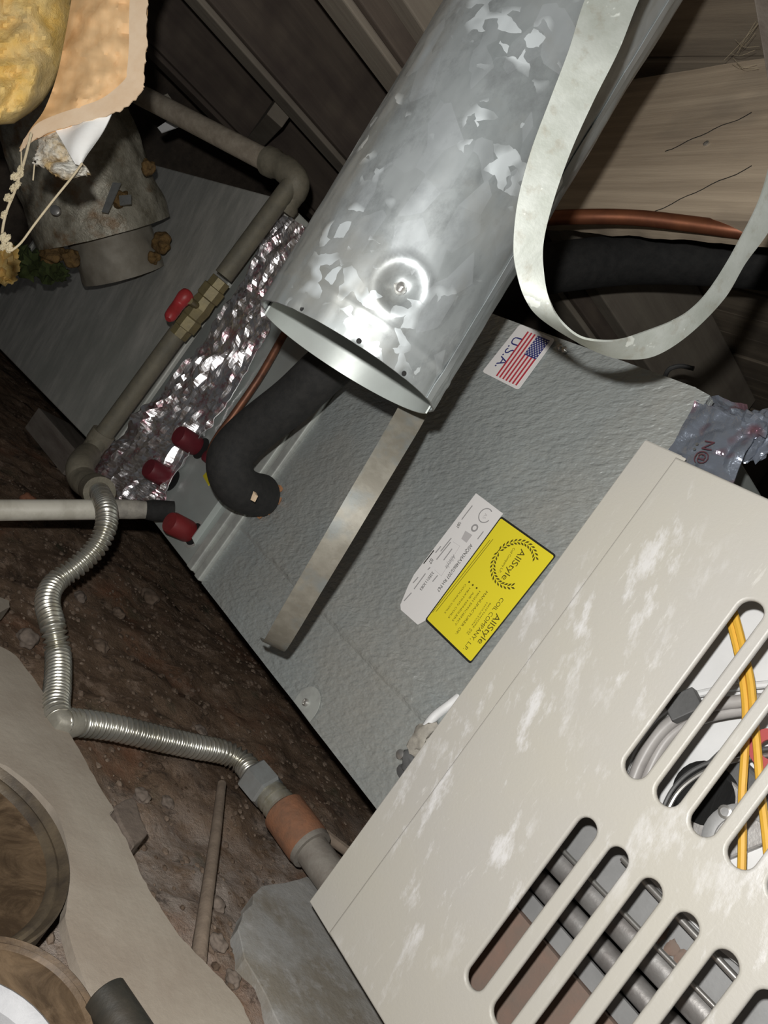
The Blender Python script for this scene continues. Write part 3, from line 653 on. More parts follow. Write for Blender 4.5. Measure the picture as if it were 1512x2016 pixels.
# ================================================================== flue pipe
R_P = .0734; pax = c2w((.519, .855, 0)).normalized(); pc = PD(685, 707, .56); pu = FWD - pax * FWD.dot(pax); pu.normalize(); pw = pax.cross(pu)
if pw.dot(RIGHT) < 0: pw = -pw
flue = thing('flue_pipe', 'big spangled galvanized flue pipe hanging open-ended in front of the coil', 'pipe', pc)
def on_pipe(px, py, extra=0):
    d = ray(px, py); o = CAM - pc; dd = d - pax * d.dot(pax); oo = o - pax * o.dot(pax); a = dd.dot(dd); b = 2 * dd.dot(oo); c_ = oo.dot(oo) - (R_P + extra) ** 2
    t = (-b - math.sqrt(max(0, b * b - 4 * a * c_))) / (2 * a); return CAM + d * t
dimp = on_pipe(791, 566); dents = [(dimp, .0165, .0065)] + [(on_pipe(x, y), .0045, .0012) for x, y in ((593, 608), (707, 672), (797, 737))]
NA, NL, LEN = 190, 210, .655; mb = MB(); vs = []
def pipe_pt(a, s, inner):
    r = R_P - (.0016 if inner else 0)
    dirv = pu * math.cos(a) + pw * math.sin(a); p = pc + pax * s + dirv * r
    k = .0
    if s < .03: k += .0009 * math.exp(-((s - .021) / .0016) ** 2)
    k += .0010 * fbm((dirv.x * .3, dirv.y * .3, s), 16, 3)
    for c_, rad, dep in dents:
        dist = (p - c_).length
        if dist < rad * 1.6:
            t = dist / rad
            k += -dep * math.exp(-(t * 1.45) ** 4) + (.16 * dep) * math.exp(-((t - 1.12) / .18) ** 2)
    return p + dirv * k
for inner in (0, 1):
    for i in range(NL + 1):
        s = LEN * (i / NL) ** 1.15
        for k in range(NA): vs.append(pipe_pt(2 * math.pi * k / NA, s, inner))
B = (NL + 1) * NA; fs = []
for i in range(NL):
    for k in range(NA):
        q = (i * NA + k, i * NA + (k + 1) % NA, (i + 1) * NA + (k + 1) % NA, (i + 1) * NA + k); fs.append(q); fs.append(tuple(B + x for x in q[::-1]))
for k in range(NA): fs.append((k, B + k, B + (k + 1) % NA, (k + 1) % NA)); fs.append((NL * NA + k, NL * NA + (k + 1) % NA, B + NL * NA + (k + 1) % NA, B + NL * NA + k))
mb.add(vs, fs); add('pipe_wall', mb, pipemat, flue, smooth=True)
def radial(p):
    v = p - pc; v -= pax * v.dot(pax); return v.normalized()
rd = radial(dimp); add('rivet', MB().blob(dimp - rd * .0045, .0042, 3, 3, .25), steel, flue, smooth=True)
for x, y in ((593, 608), (707, 672), (797, 737)):
    p = on_pipe(x, y); r_ = radial(p); add('screw_hole', MB().lathe(p - r_ * .0012, r_, [(0, .0018), (.0006, .0018), (.0006, .0001)], 14), darkhole, flue)
# lap seam along the back right and the inner sleeve strip
a0 = 2.0; mb = MB(); g = [[pipe_pt(a0 + da, LEN * i / 60, 0) + radial(pipe_pt(a0 + da, LEN * i / 60, 0)) * .0008 for da in (-.05, 0, .05)] for i in range(61)]
mb.sheet(g, lambda i, j: -radial(Vector(g[i][j])) * .0006); add('lap_seam', mb, pipemat, flue, smooth=True)
mb = MB(); g = [[pc + pax * s + (pu * math.cos(a) + pw * math.sin(a)) * (R_P - .0034) for a in [(-1.5 + 2.9 * k / 40) for k in range(41)]] for s in (-.003, .004, .03, .05)]
mb.sheet(g, lambda i, j: radial(Vector(g[i][j])) * .0012); add('inner_sleeve', mb, platemat, flue, smooth=True)

# ================================================================== straps
def ribbon(name, Lp, Rp, mat, th, label, n=10):
    a = spline([PD(*p) for p in Lp], n); b = spline([PD(*p) for p in Rp], n); N = min(len(a), len(b)); g = []
    for i in range(N): g.append([a[i] + (b[i] - a[i]) * t for t in (0, .33, .67, 1)])
    nrm = []
    for i in range(N):
        i0, i1 = max(0, i - 1), min(N - 1, i + 1); t = Vector(g[i1][1]) - Vector(g[i0][1]); w = Vector(g[i][3]) - Vector(g[i][0]); nrm.append(t.cross(w).normalized())
    if nrm[0].dot(FWD) < 0: nrm = [-q for q in nrm]
    def off(i, j): return nrm[i] * th
    return add(name, MB().sheet(g, off), mat, smooth=True, label=label, cat='strap')
ribbon('hanger_strap', [(1520, -720, .45), (1400, -520, .44), (1290, -330, .43), (1215, -140, .42), (1152, 0, .42), (1120, 100, .42), (1082, 200, .425), (1045, 300, .43), (1019, 400, .435), (1011, 490, .44), (1019, 545, .445), (1034, 590, .45), (1062, 627, .455), (1125, 669, .465), (1183, 698, .47), (1230, 709, .472), (1290, 702, .472), (1357, 660, .47), (1426, 590, .468), (1468, 520, .466), (1515, 455, .464), (1570, 350, .46), (1610, 200, .45), (1630, 0, .44), (1700, -300, .44), (1850, -600, .45)],
       [(1630, -720, .45), (1510, -520, .44), (1400, -330, .43), (1325, -140, .42), (1259, 0, .42), (1219, 100, .42), (1169, 200, .425), (1124, 300, .43), (1089, 400, .435), (1070, 482, .44), (1072, 545, .445), (1082, 592, .445), (1102, 633, .445), (1139, 665, .448), (1183, 674, .45), (1224, 671, .455), (1264, 657, .46), (1325, 633, .462), (1368, 605, .462), (1410, 555, .462), (1455, 478, .46), (1505, 370, .456), (1540, 200, .45), (1560, 0, .44), (1620, -300, .44), (1760, -600, .45)],
       strapmat, .0013, 'wide galvanized hanger strap hanging in a big loop beside the flue pipe')
bar = ribbon('hanger_strap', [(845, 690, .70), (788, 795, .66), (737, 885, .62), (690, 965, .60), (638, 1055, .60), (584, 1148, .63), (548, 1210, .66), (526, 1250, .69), (517, 1264, .715), (512, 1258, .74)],
       [(900, 700, .70), (840, 820, .66), (790, 905, .62), (742, 985, .60), (690, 1072, .60), (632, 1168, .63), (594, 1232, .66), (568, 1274, .69), (559, 1284, .715), (554, 1278, .74)],
       barmat, .0012, 'narrow dull metal strap hanging straight down below the flue pipe mouth')

# ================================================================== refrigerant lines
suc = thing('suction_line', 'thick black foam-insulated suction line bending into the coil cabinet', 'pipe', PY(520, 970, 0))
P = spline([PY(514, 976, -.024), PY(492, 972, -.048), PY(468, 958, -.074), PY(453, 930, -.093), PY(454, 900, -.10), PY(478, 868, -.10), PY(520, 832, -.10), PY(580, 785, -.10), PY(660, 712, -.10), PD(760, 640, .92), PD(880, 560, .96), PD(1000, 548, 1.07), PD(1080, 530, 1.1), PD(1250, 512, 1.12), PD(1400, 514, 1.10), PD(1540, 525, 1.08), PD(1640, 540, 1.05)], 9)
rr = [.0275 + .0085 * min(1, max(0, (i - 70) / 30)) for i in range(len(P))]
add('foam_sleeve', MB().tube(P, rr, 28), black_rubber, suc, smooth=True)
add('copper_stub', MB().tube([PY(532, 985, .002), PY(524, 981, -.012), PY(510, 974, -.03)], .011, 18), coppermat, suc, smooth=True)
mb = MB()
for k in range(7):
    a = k * .9 + .4; c = PY(526, 984, -.010) + Vector((math.cos(a) * .021, .002 * math.sin(k * 3), math.sin(a) * .021)); mb.blob(c, (.006, .004, .005), k, 2, .8)
add('torn_foam_edge', mb, simple('orange_foam', (.45, .22, .10), (.30, .15, .08), 60, .9, 0, .4), suc, smooth=True)
add('torn_patch', MB().prism([PY(493, 985, -.085), PY(499, 968, -.084), PY(503, 975, -.083), PY(497, 987, -.084)], (0, .004, 0)), kraftpale, suc)
liq = thing('liquid_line', 'thin brown copper line running down beside the black suction line', 'pipe', PY(410, 905, 0))
P = spline([PY(640, 520, -.03), PY(600, 590, -.03), PY(558, 662, -.03), PY(512, 742, -.03), PY(462, 815, -.03), PY(428, 862, -.03), PY(414, 893, -.022), PY(418, 912, -.002)], 8)
add('copper_tube', MB().tube(P, .0055, 12), dullcopper, liq, smooth=True)
add('red_collar', MB().lathe(PY(417, 906, -.004), (0, -1, .2), [(0, .010), (.012, .010), (.014, .007), (.014, .0001)], 18), redcap, liq, smooth=True)
P = spline([PD(960, 452, .99), PD(1060, 433, .955), PD(1150, 428, .925), PD(1250, 430, .90), PD(1350, 441, .875), PD(1450, 455, .85), PD(1560, 472, .83)], 8)
add('copper_pipe', MB().tube(P, .0090, 18), coppermat, smooth=True, label='reddish copper pipe running under the wooden beam at right', cat='pipe')
# small cable and debris by the furnace edge
mb = MB().tube(spline([PY(930, 1352, .012), PY(890, 1385, -.004), PY(855, 1412, -.008), PY(836, 1438, -.012), PY(820, 1462, -.010), PY(815, 1490, .005)], 8), .0045, 10)
cab = add('cable_loop', mb, whitepanel, smooth=True, label='short white cable bulging out behind the furnace edge', cat='cable')
mb = MB().blob(PY(828, 1455, -.014), (.010, .006, .017), 2, 3, .6); add('tan_sleeve', mb, pvcdirty, cab, smooth=True)
mb = MB().blob(PY(812, 1512, -.009), (.013, .005, .013), 6, 3, .8); add('sooty_lump', mb, darkgrey, cab, smooth=True)
add('screw', MB().lathe(PY(790, 1487, -.006), (0, -1, 0), [(0, .005), (.003, .0045), (.004, .002), (.004, .0001)], 14), steel, cab, smooth=True)

# ================================================================== drain pipe
P0, P1, P2, P3, P4 = PD(-60, 1006, .98), PD(205, 1004, 1.065), PD(285, 1005, 1.085), PD(302, 1006, 1.09), PD(342, 1008, 1.10)
dr = thing('drain_pipe', 'weathered white plastic drain pipe entering the coil from the left edge', 'pipe', P4)
add('white_pipe', MB().tube([P0, P1], .0143, 22), pvcmat, dr, smooth=True)
add('dirty_pipe_end', MB().tube(spline([P1, P2 * .5 + P1 * .5 + Vector((0, 0, .001)), P2, P3], 4), [.0142] * 6 + [.0138, .013, .0128, .012, .011, .010, .009], 20), pvcdirty, dr, smooth=True)
add('black_coupling', MB().tube([P2 * .6 + P3 * .4 + (P2 - P3) * .3, P3, P4], [.0135, .0155, .0150], 22), black_rubber, dr, smooth=True)

# ================================================================== gas pipe, valve and flex connector
gp = thing('gas_pipe', 'grimy iron gas pipe with elbow and red valve in front of the plenum', 'pipe', PY(175, 905, -.06))
T0 = PY(575, 362, -.06)
add('pipe_length', MB().tube([T0, PY(440, 545, -.06)], .0150, 20), pipeolive, gp, smooth=True)
add('pipe_length', MB().tube([PY(355, 650, -.06), PY(183, 885, -.06)], .0150, 20), pipeolive, gp, smooth=True)
add('pipe_length', MB().tube([PD(565, 338, 1.215), PD(300, 200, 1.35), PD(180, 140, 1.42)], .0178, 20), pipegrey, gp, smooth=True)
add('elbow', MB().tube(spline([PD(528, 318, 1.235), PD(562, 335, 1.215), PD(582, 358, 1.205), PD(577, 380, 1.215), PD(556, 408, 1.225)], 6), [.0235] * 3 + [.0205] * 3 + [.022] * 13 + [.0205] * 3 + [.0245] * 3, 22), elbowmat, gp, smooth=True)
v0, v1 = PY(436, 552, -.06), PY(350, 662, -.06); vd = (v1 - v0); vb = []
for t, r in ((0, .0165), (.14, .0165), (.15, .020), (.32, .020), (.34, .0175), (.5, .020), (.66, .0175), (.68, .020), (.85, .020), (.86, .0165), (1, .016)): vb.append((v0 + vd * t, r))
add('valve_body', MB().tube([p for p, _ in vb], [r for _, r in vb], 8), brass, gp)
hv = PY(372, 590, -.105); stem = MB().tube([PY(392, 606, -.06), PY(372, 592, -.100)], .006, 10); add('valve_stem', stem, brass, gp, smooth=True)
ha, hb, hc = PY(374, 578, -.10), PY(352, 600, -.105), PY(331, 630, -.112)
hd = add('lever_handle', MB().tube(spline([ha, PY(364, 586, -.104), hb, PY(342, 614, -.108), hc], 4), [.006, .010, .0115, .012, .0122, .0118, .0112, .0105, .0100, .0098, .0098, .0100, .0100, .0098, .0095, .0085, .005], 10), redhandle, gp, smooth=True)
add('elbow', MB().tube(spline([PY(205, 852, -.06), PY(180, 888, -.06), PD(158, 918, 1.17), PD(162, 945, 1.15), PD(183, 960, 1.115), PD(196, 970, 1.08)], 6), [.0195] * 4 + [.0175] * 4 + [.0205] * 15 + [.0195] * 2 + [.0225] * 6, 22), elbowmat, gp, smooth=True)
fx = thing('gas_connector', 'corrugated silver flexible gas connector snaking over the soil', 'hose', PZ(118, 1425, .0))
path = [PD(194, 966, 1.09), PD(208, 998, 1.005), PD(209, 1036, .975), PD(190, 1078, .96), PD(150, 1117, .94), PD(108, 1148, .92), PD(93, 1185, .885), PD(104, 1235, .855), PZ(114, 1290, .034), PZ(113, 1350, .028), PZ(109, 1395, .027), PZ(118, 1424, .027)]
path2 = [PZ(118, 1424, .027), PZ(150, 1424, .027), PZ(220, 1433, .028), PZ(300, 1452, .029), PZ(380, 1470, .030), PZ(440, 1482, .032), PZ(478, 1502, .034), PZ(500, 1532, .036)]
def corrug(name, pts):
    P = spline(pts, 30); L_ = [0]
    for i in range(1, len(P)): L_.append(L_[-1] + (P[i] - P[i - 1]).length)
    tot = L_[-1]; step = .00105; N = int(tot / step); out = []; r = []; j = 0
    for i in range(N + 1):
        s = tot * i / N
        while j < len(L_) - 2 and L_[j + 1] < s: j += 1
        t = (s - L_[j]) / max(1e-9, L_[j + 1] - L_[j]); out.append(P[j].lerp(P[j + 1], min(1, t))); r.append(.0122 + .0022 * math.sin(2 * math.pi * s / .0066))
    # smooth directions over a few samples
    sm = [sum((out[max(0, min(N, i + d))] for d in range(-5, 6)), Vector()) / 11 for i in range(N + 1)]; sm[0] = out[0]; sm[-1] = out[-1]
    return add(name, MB().tube(sm, r, 18), flexmat, fx, smooth=2)
corrug('corrugated_tube', path); corrug('corrugated_tube', path2)
add('crease', MB().tube([PZ(109, 1396, .027), PZ(111, 1414, .0265), PZ(118, 1426, .026), PZ(134, 1429, .0265), PZ(152, 1425, .027)], [.0128, .0134, .0136, .0134, .0128], 16), simple('creased_steel', (.40, .385, .33), (.32, .30, .25), 60, .55, .4, .2), fx, smooth=True)
q = [PZ(496, 1524, .037), PZ(545, 1582, .037)]; dn = (q[1] - q[0]).normalized()
add('hex_nut', MB().tube([q[0], q[0] + dn * .003, q[0] + dn * .030, q[0] + dn * .033], [.019, .0222, .0222, .020], 6, ref=Vector((.3, 0, 1))), nutmat, fx)
q0 = q[0] + dn * .033; adp = [(0, .0165), (.004, .0185), (.009, .0185), (.010, .0165), (.013, .0165), (.014, .019), (.020, .019), (.022, .0165), (.028, .0165)]
add('adapter', MB().tube([q0 + dn * a for a, _ in adp], [r for _, r in adp], 22), adaptmat, fx, smooth=True)
q1 = q0 + dn * .026; dx = (PZ(660, 1738, .037) - q1).normalized()
gn = thing('gas_nipple', 'rust-orange coupling and grey pipe running under the furnace', 'pipe', q1)
add('coupling', MB().tube([q1, q1 + dx * .003, q1 + dx * .052, q1 + dx * .056], [.021, .0245, .0245, .0225], 24), rustmat, gn, smooth=True)
add('coupling_rim', MB().tube([q1 + dx * .054, q1 + dx * .060], [.0238, .0232], 24), nipplemat, gn, smooth=True)
add('pipe_length', MB().tube([q1 + dx * .055, q1 + dx * .36], .0185, 22), nipplemat, gn, smooth=True)

# ================================================================== things on the ground
sl = [(468, 1832), (476, 1795), (495, 1778), (497, 1760), (515, 1746), (560, 1738), (605, 1728), (648, 1752), (690, 1800), (800, 1890), (960, 2060), (640, 2120), (575, 2060), (545, 2010), (520, 1958), (500, 1920), (482, 1888)]
def slab_poly(pts, z, per, jit, seed):
    out = []; random.seed(seed)
    for i in range(len(pts)):
        a, b = PZ(*pts[i], z), PZ(*pts[(i + 1) % len(pts)], z)
        for k in range(per):
            p = a.lerp(b, k / per); out.append(p + Vector((noise.noise(p * 45 + Vector((seed, 0, 0))), noise.noise(p * 45 + Vector((0, seed, 0))), 0)) * (jit * 3))
    return out
add('concrete_slab', MB().prism(slab_poly(sl, .012, 6, .0009, 5), (0, 0, -.03)), concrete, label='rough grey concrete slab under the furnace front', cat='slab', bevel=.0008)
# grey board with curved cut edge
outer = [(-60, 1250), (20, 1284), (62, 1332), (110, 1400), (146, 1462), (190, 1540), (222, 1592), (216, 1602), (246, 1652), (276, 1720), (312, 1782), (352, 1842), (420, 1912), (470, 1972), (505, 2045)]
inner = [(-60, 1485), (5, 1506), (30, 1522), (60, 1545), (85, 1570), (110, 1600), (128, 1650), (137, 1715), (130, 1790), (128, 1810), (140, 1860), (155, 1905), (180, 1960), (225, 2010), (290, 2075)]
a = spline([Vector((x, y, 0)) for x, y in outer], 6); b = spline([Vector((x, y, 0)) for x, y in inner], 6); g = []; random.seed(2)
for i in range(len(a)):
    row = []
    for j in range(13):
        t = j / 12; q = a[i].lerp(b[i], t)
        z = .026 + .0012 * fbm((i * .02, t * .5, 0), 2)
        p = PZ(q.x, q.y, z)
        if j == 0: p += Vector((random.uniform(-.001, .001), random.uniform(-.001, .001), 0))
        row.append(p)
    g.append(row)
add('cut_board', MB().sheet(g, (0, 0, -.008)), tanboard, smooth=True, label='dirty tan-grey sheet with a curved cut edge along the left ground', cat='sheet')
def circ3(p, q, r):
    ax, ay, bx, by, cx, cy = p.x, p.y, q.x, q.y, r.x, r.y; d = 2 * (ax * (by - cy) + bx * (cy - ay) + cx * (ay - by))
    ux = ((ax * ax + ay * ay) * (by - cy) + (bx * bx + by * by) * (cy - ay) + (cx * cx + cy * cy) * (ay - by)) / d; uy = ((ax * ax + ay * ay) * (cx - bx) + (bx * bx + by * by) * (ax - cx) + (cx * cx + cy * cy) * (bx - ax)) / d
    c = Vector((ux, uy, p.z)); return c, (c - p).length
z = .030; c, r = circ3(PZ(0, 1513, z), PZ(95, 1604, z), PZ(136, 1740, z))
pan = thing('rusty_pan', 'round brown rusted pan with a raised rim at the left edge', 'pan', (c.x, c.y, .0))
add('rim', MB().lathe((c.x, c.y, 0), (0, 0, 1), [(.0, r - .001), (z, r), (z + .0015, r - .0015), (z - .001, r - .004), (z - .004, r - .006), (z - .003, r - .0085), (z - .004, r - .011), (z - .008, r - .0135)], 72), rimmat, pan, smooth=True)
add('dished_bottom', MB().lathe((c.x, c.y, 0), (0, 0, 1), [(z - .008, r - .0135), (z - .013, r * .75), (z - .017, r * .55), (z - .016, r * .5), (z - .018, r * .42), (z - .019, .0005)], 72), rustpan, pan, smooth=True)
z = .050; c, r = circ3(PZ(0, 1843, z), PZ(120, 1895, z), PZ(192, 1995, z))
lid = thing('rusty_plate', 'smaller ringed rusty plate lying over the brown pan in the bottom left corner', 'plate', (c.x, c.y, .03))
add('ringed_disc', MB().lathe((c.x, c.y, 0), (0, 0, 1), [(z - .022, r - .001), (z, r), (z + .001, r - .0015), (z - .001, r - .004), (z + .0005, r - .006), (z - .002, r - .008), (z - .003, r - .018), (z - .004, r - .020), (z - .004, .0005)], 72), rustpan, lid, smooth=True)
z = .07; c, r = circ3(PZ(0, 1938, z), PZ(55, 1972, z), PZ(100, 2020, z))
add('white_bucket', MB().lathe((c.x, c.y, 0), (0, 0, 1), [(.02, r * .9), (z, r), (z + .002, r - .003), (z, r - .006), (z - .005, r - .01), (z - .006, .0005)], 48), whitefoam, smooth=True, label='white round plastic edge in the very bottom left corner', cat='bucket')
a, b = PZ(203, 1957, .055), PZ(275, 2075, .055)
st_ = add('hose_stub', MB().tube([a, a.lerp(b, .03), a.lerp(b, .5), b], [.0105, .0125, .0130, .0135], 20), darkpvc, smooth=True, label='short black hose stub at the bottom edge on the tan sheet', cat='hose')
P = spline([PZ(436, 1545, .018), PZ(426, 1630, .018), PZ(412, 1730, .017), PZ(398, 1830, .015), PZ(390, 1892, .012)], 8)
add('dry_stick', MB().tube(P, [.0052 + .0016 * i / len(P) for i in range(len(P))], 9), twig, smooth=True, label='straight thin brown stick lying on the soil', cat='stick')
P = spline([PZ(608, 1618, .03), PZ(645, 1648, .03), PZ(690, 1682, .03)], 6)
add('pale_stick', MB().tube(P, .006, 9), twig, smooth=True, label='short pale stick poking out behind the rusty coupling', cat='stick')
add('mortar_chip', MB().prism(slab_poly([(222, 1588), (262, 1570), (292, 1640), (262, 1668)], .022, 5, .0012, 9), (0, 0, -.03)), brickmat, label='flat brown mortar chip beside the edge of the tan sheet', cat='chip', bevel=.002)
add('tile_shard', MB().prism(slab_poly([(-30, 1165), (18, 1182), (22, 1196), (-30, 1215)], .02, 4, .001, 3), (0, 0, -.02)), tanboard, label='small grey shard at the left edge beside the gas connector', cat='chip', bevel=.001)
random.seed(21)
chips = [((215, 930), .030, clod2, 'large reddish chip in front of the gas elbow'), ((60, 985), .022, clod2, 'reddish lump just above the drain pipe'), ((120, 900), .020, clod2, 'small reddish lump below the plenum'), ((300, 1170), .020, clod1, 'dark clod to the right of the upper connector bend'),
         ((165, 1165), .012, clod3, 'tan pebble inside the connector bend'), ((410, 1420), .012, clod3, 'tan pebble just above the lower connector run'), ((285, 1560), .010, clod3, 'small pebble beside the mortar chip'), ((345, 1560), .009, clod3, 'small pebble left of the dry stick'),
         ((430, 1780), .009, clod3, 'pale pebble right of the stick'), ((420, 1870), .009, clod3, 'pale pebble near the foot of the stick'), ((450, 1940), .008, clod3, 'pale pebble beside the concrete slab'), ((60, 1250), .016, clod3, 'grey lump at the upper tip of the tan sheet'), ((210, 1255), .014, clod1, 'brown clod right of the connector'), ((240, 1200), .013, clod1, 'brown clod under the connector bend')]
for i, ((px, py), r, m, lb) in enumerate(chips):
    p = PZ(px, py, .0); z = ground(p.x, p.y); add('stone', MB().blob((p.x, p.y, z + r * .35), (r, r * .8, r * .6), i + 3, 4, .35, .9), m, smooth=2, label=lb, cat='stone', group='loose stones on the soil')
# curl of black wire behind the coil
P = spline([PD(1308, 745, 1.15), PD(1318, 728, 1.14), PD(1340, 722, 1.13), PD(1366, 727, 1.12)], 8)
add('wire_curl', MB().tube(P, .0035, 8), darkgrey, smooth=True, label='short curl of black wire behind the coil top edge', cat='wire')

# ================================================================== duct take-off on the plenum and hanging insulation
to = thing('duct_takeoff', 'round grimy wrapped duct collar on the plenum face', 'duct', PD(205, 470, 1.5))
dax = c2w((-.20, .86, -.46)).normalized(); dc = PD(205, 458, 1.45)
def collar(c, ax, r0, r1, l, seed, amp, n=60, m=24, th=.004):
    ax = ax.normalized(); u = (FWD - ax * FWD.dot(ax)).normalized(); w = ax.cross(u); g = []
    for i in range(m + 1):
        row = []
        for k in range(n + 1):
            a = 2 * math.pi * k / n; d = u * math.cos(a) + w * math.sin(a); t = i / m
            row.append(c + ax * (l * t) + d * (r0 + (r1 - r0) * t + amp * fbm((d.x, d.y + t, d.z + seed), 4, 4)))
        g.append(row)
    return MB().sheet(g, lambda i, j: (c + ax * (l * i / m) - Vector(g[i][j])).normalized() * th)
add('duct_wrap', collar(dc, dax, .124, .112, .27, 1, .007), wrap, to, smooth=True)
add('metal_collar', collar(dc + c2w((.018, -.062, .06)), dax, .080, .080, .12, 4, .003), collarmat, to, smooth=True)
for k, (x, y, d, r) in enumerate(((318, 478, 1.45, .026), (300, 508, 1.47, .020), (100, 496, 1.40, .034), (140, 508, 1.41, .024), (235, 392, 1.325, .022), (292, 330, 1.30, .018))):
    add('stained_fibre_lump', MB().blob(PD(x, y, d), (r * .9, r * .6, r * .7), k + 5, 4, .5, .9), mastic, to, smooth=2)
def scrap(pts, d, mat, parent, name='tape_scrap', th=.003):
    return add(name, MB().prism([PD(x, y, d) for x, y in pts], FWD * th), mat, parent)
scrap([(222, 360), (238, 361), (212, 420), (200, 418)], 1.285, silverbit, to); scrap([(234, 386), (258, 384), (258, 402), (236, 405)], 1.285, silverbit, to)
c = PD(110, 416, 1.28); add('screw', MB().lathe(c, -FWD, [(0, .009), (.004, .0085), (.006, .004), (.006, .0001)], 16), steel, to, smooth=True)
mb = MB()
for k, (x, y, r) in enumerate(((60, 520, .035), (95, 530, .035), (120, 540, .02), (35, 505, .03))): mb.blob(PD(x, y, 1.42), (r, r * .6, r * .7), k + 30, 3, .8, 2)
add('green_fibre_tuft', mb, greenmoss, label='dark green tuft below the duct collar', cat='tuft', smooth=True)
mb = MB()
for k, (x, y, r) in enumerate(((5, 525, .03), (12, 500, .02), (20, 545, .012))): mb.blob(PD(x, y, 1.35), (r, r * .8, r), k + 40, 3, .7, 2)
add('fiberglass_tuft', mb, fiberglass, label='yellow fiberglass tuft at the left edge below the duct collar', cat='insulation', smooth=True)
scrap([(318, 190), (330, 185), (360, 225), (345, 228)], 1.50, collarmat, to, 'grey_flap')
scrap([(310, 252), (335, 235), (352, 250), (318, 262)], 1.5, whitepanel, to, 'grey_flap')

ins = thing('hanging_batt', 'torn yellow fiberglass batt with tan kraft paper hanging at top left', 'insulation', PD(150, 100, .66))
# fiberglass body
mb = MB(); rows = []; L_ = [(160, -650), (0, -400), (-160, -140), (-150, 0), (-140, 80), (-120, 150), (-90, 215), (-40, 250)]; R_ = [(540, -650), (390, -400), (240, -160), (152, -20), (138, 60), (118, 140), (80, 205), (28, 244)]
a = spline([Vector((x, y, 0)) for x, y in L_], 10); b = spline([Vector((x, y, 0)) for x, y in R_], 10)
for i in range(len(a)):
    row = []
    for j in range(37):
        t = j / 36; q = a[i].lerp(b[i], t); edge = min(1, min(t, 1 - t) * 5, (len(a) - 1 - i) / 7 + .05)
        row.append(PD(q.x, q.y, .67 - .035 * math.sqrt(max(0, edge)) + .010 * fbm((q.x * .01, q.y * .01, 0), 2.5, 5) + .04 * t * t))
    rows.append(row)
add('fiberglass', mb.sheet(rows, FWD * .03 - RIGHT * .035 + UP * .02), fiberglass, ins, smooth=True)
# kraft paper face
L_ = [(520, -650), (375, -400), (230, -180), (150, -40), (141, 0), (128, 75), (112, 150), (88, 215), (60, 255), (38, 292)]; R_ = [(670, -650), (525, -400), (380, -180), (300, -40), (290, 0), (288, 90), (280, 160), (262, 195), (190, 236), (92, 262)]
a = spline([Vector((x, y, 0)) for x, y in L_], 9); b = spline([Vector((x, y, 0)) for x, y in R_], 9); rows = []; random.seed(4)
for i in range(len(a)):
    row = []
    for j in range(25):
        t = j / 24; q = a[i].lerp(b[i], t); jx = random.uniform(-2, 2) if j == 24 else 0
        row.append(PD(q.x + jx, q.y + jx, .655 - .012 * math.sin(t * 3.0) + .006 * fbm((q.x * .012, q.y * .012, 4), 2, 4)))
    rows.append(row)
add('kraft_paper', mb.__class__().sheet(rows, FWD * .0012), kraft, ins, smooth=True)
# pale folded flange of the paper along right and lower edges
edge = [(304, -60), (291, 0), (289, 90), (283, 150), (279, 178), (240, 216), (180, 236), (110, 256), (62, 278), (38, 300)]
ine = [(270, -60), (256, 0), (254, 90), (250, 140), (245, 158), (205, 192), (160, 210), (112, 226), (72, 245), (46, 276)]
a = spline([Vector((x, y, 0)) for x, y in edge], 9); b = spline([Vector((x, y, 0)) for x, y in ine], 9)
rows = [[PD(a[i].lerp(b[i], t).x + (random.uniform(-2, 2) if t == 0 else 0), a[i].lerp(b[i], t).y + (random.uniform(-2, 2) if t == 0 else 0), .640 + .002 * t) for t in (0, .25, .5, .75, 1)] for i in range(len(a))]
add('paper_flange', MB().sheet(rows, FWD * .0012), kraftpale, ins, smooth=True)
g = [[PD(104 + (226 - 104) * v, 250 + (212 - 250) * v, .645) .lerp(PD(150 + 14 * v, 326 - 4 * v, .632), u) + FWD * (.0022 * math.sin(u * 5 + v * 6)) for v in [k / 12 for k in range(13)]] for u in [k / 12 for k in range(13)]]
add('white_paper', MB().sheet(g, FWD * .001), whitepaper, ins, smooth=True)
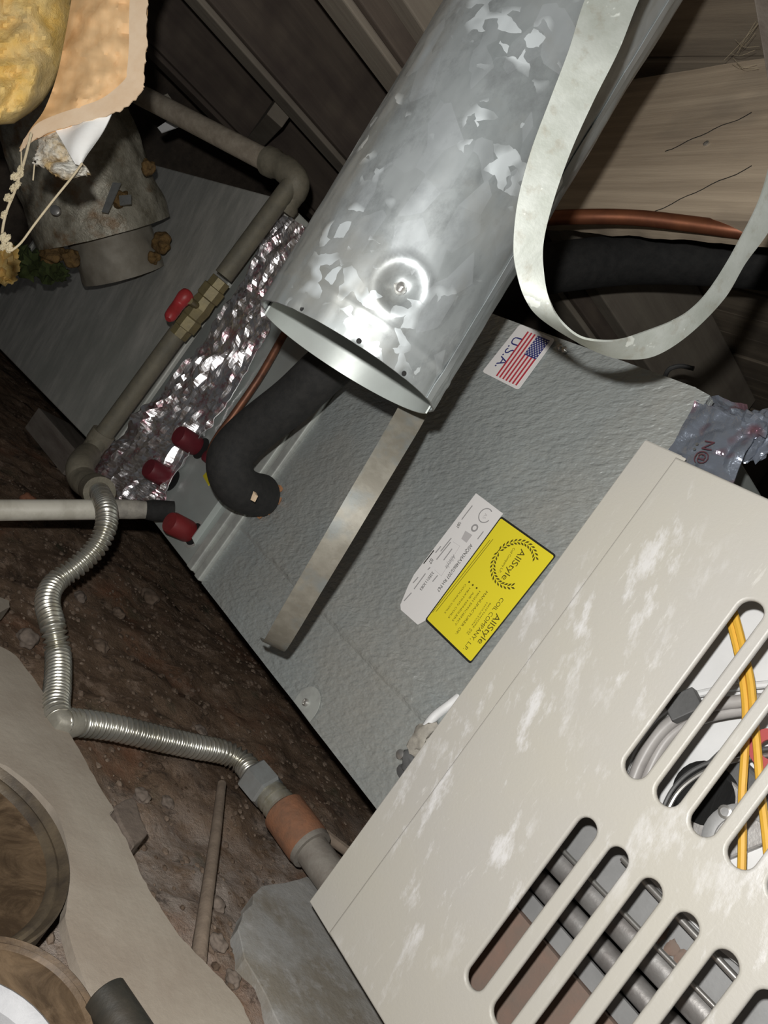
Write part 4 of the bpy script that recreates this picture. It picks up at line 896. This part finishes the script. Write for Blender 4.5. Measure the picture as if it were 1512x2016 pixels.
def patch(q4, n, d, bulge, seed):
    g = []
    for i in range(n + 1):
        row = []
        for j in range(n + 1):
            u, v = j / n, i / n; a_ = Vector(q4[0]).lerp(Vector(q4[1]), u); b_ = Vector(q4[3]).lerp(Vector(q4[2]), u); q = a_.lerp(b_, v)
            e = 1 if i in (0, n) or j in (0, n) else 0
            q = q + Vector((random.uniform(-3, 3), random.uniform(-3, 3))) * e
            row.append(PD(q.x, q.y, d - bulge * math.sin(u * math.pi) * math.sin(v * math.pi) + .006 * fbm((q.x * .03, q.y * .03, seed), 2, 4)))
        g.append(row)
    return g
add('dirty_fluff', MB().sheet(patch([(80, 268), (118, 250), (166, 326), (62, 322)], 26, .652, .012, 3), FWD * .006), fluff, ins, smooth=2)
add('dirty_fluff', MB().sheet(patch([(64, 316), (150, 318), (176, 338), (122, 352)], 20, .648, .010, 6), FWD * .006), fluff, ins, smooth=2)
# twine
def twine(pts, d, r, name='twine'):
    return MB().tube(spline([PD(x, y, d) for x, y in pts], 6), r, 7)
tw = thing('twine', 'loose tan twine dangling from the torn insulation', 'string', PD(18, 490, .63))
add('strand', twine([(162, 322), (140, 352), (105, 395), (70, 440), (42, 478), (22, 495)], .63, .0009), string, tw, smooth=True)
add('strand', twine([(62, 262), (50, 310), (38, 350), (28, 380), (12, 420), (4, 462), (8, 484), (22, 495)], .63, .0011), string, tw, smooth=True)
add('strand', twine([(42, 300), (42, 330), (40, 350)], .63, .0006), string, tw); add('strand', twine([(68, 325), (66, 345), (65, 356)], .63, .0006), string, tw)
mb = MB(); random.seed(8)
for k in range(16):
    t = random.random(); x, y = (40 - 28 * t + random.uniform(-7, 7), 330 + 90 * t + random.uniform(-8, 8)) if k < 10 else (16 + random.uniform(-14, 12), 480 + random.uniform(-16, 14))
    mb.blob(PD(x, y, .63), (.0024, .002, .0034), k, 3, .6, 1.5)
add('frayed_fluff', mb, simple('cream_fluff', (.58, .50, .34), (.48, .41, .27), 90, .95, 0, .5), tw, smooth=True)
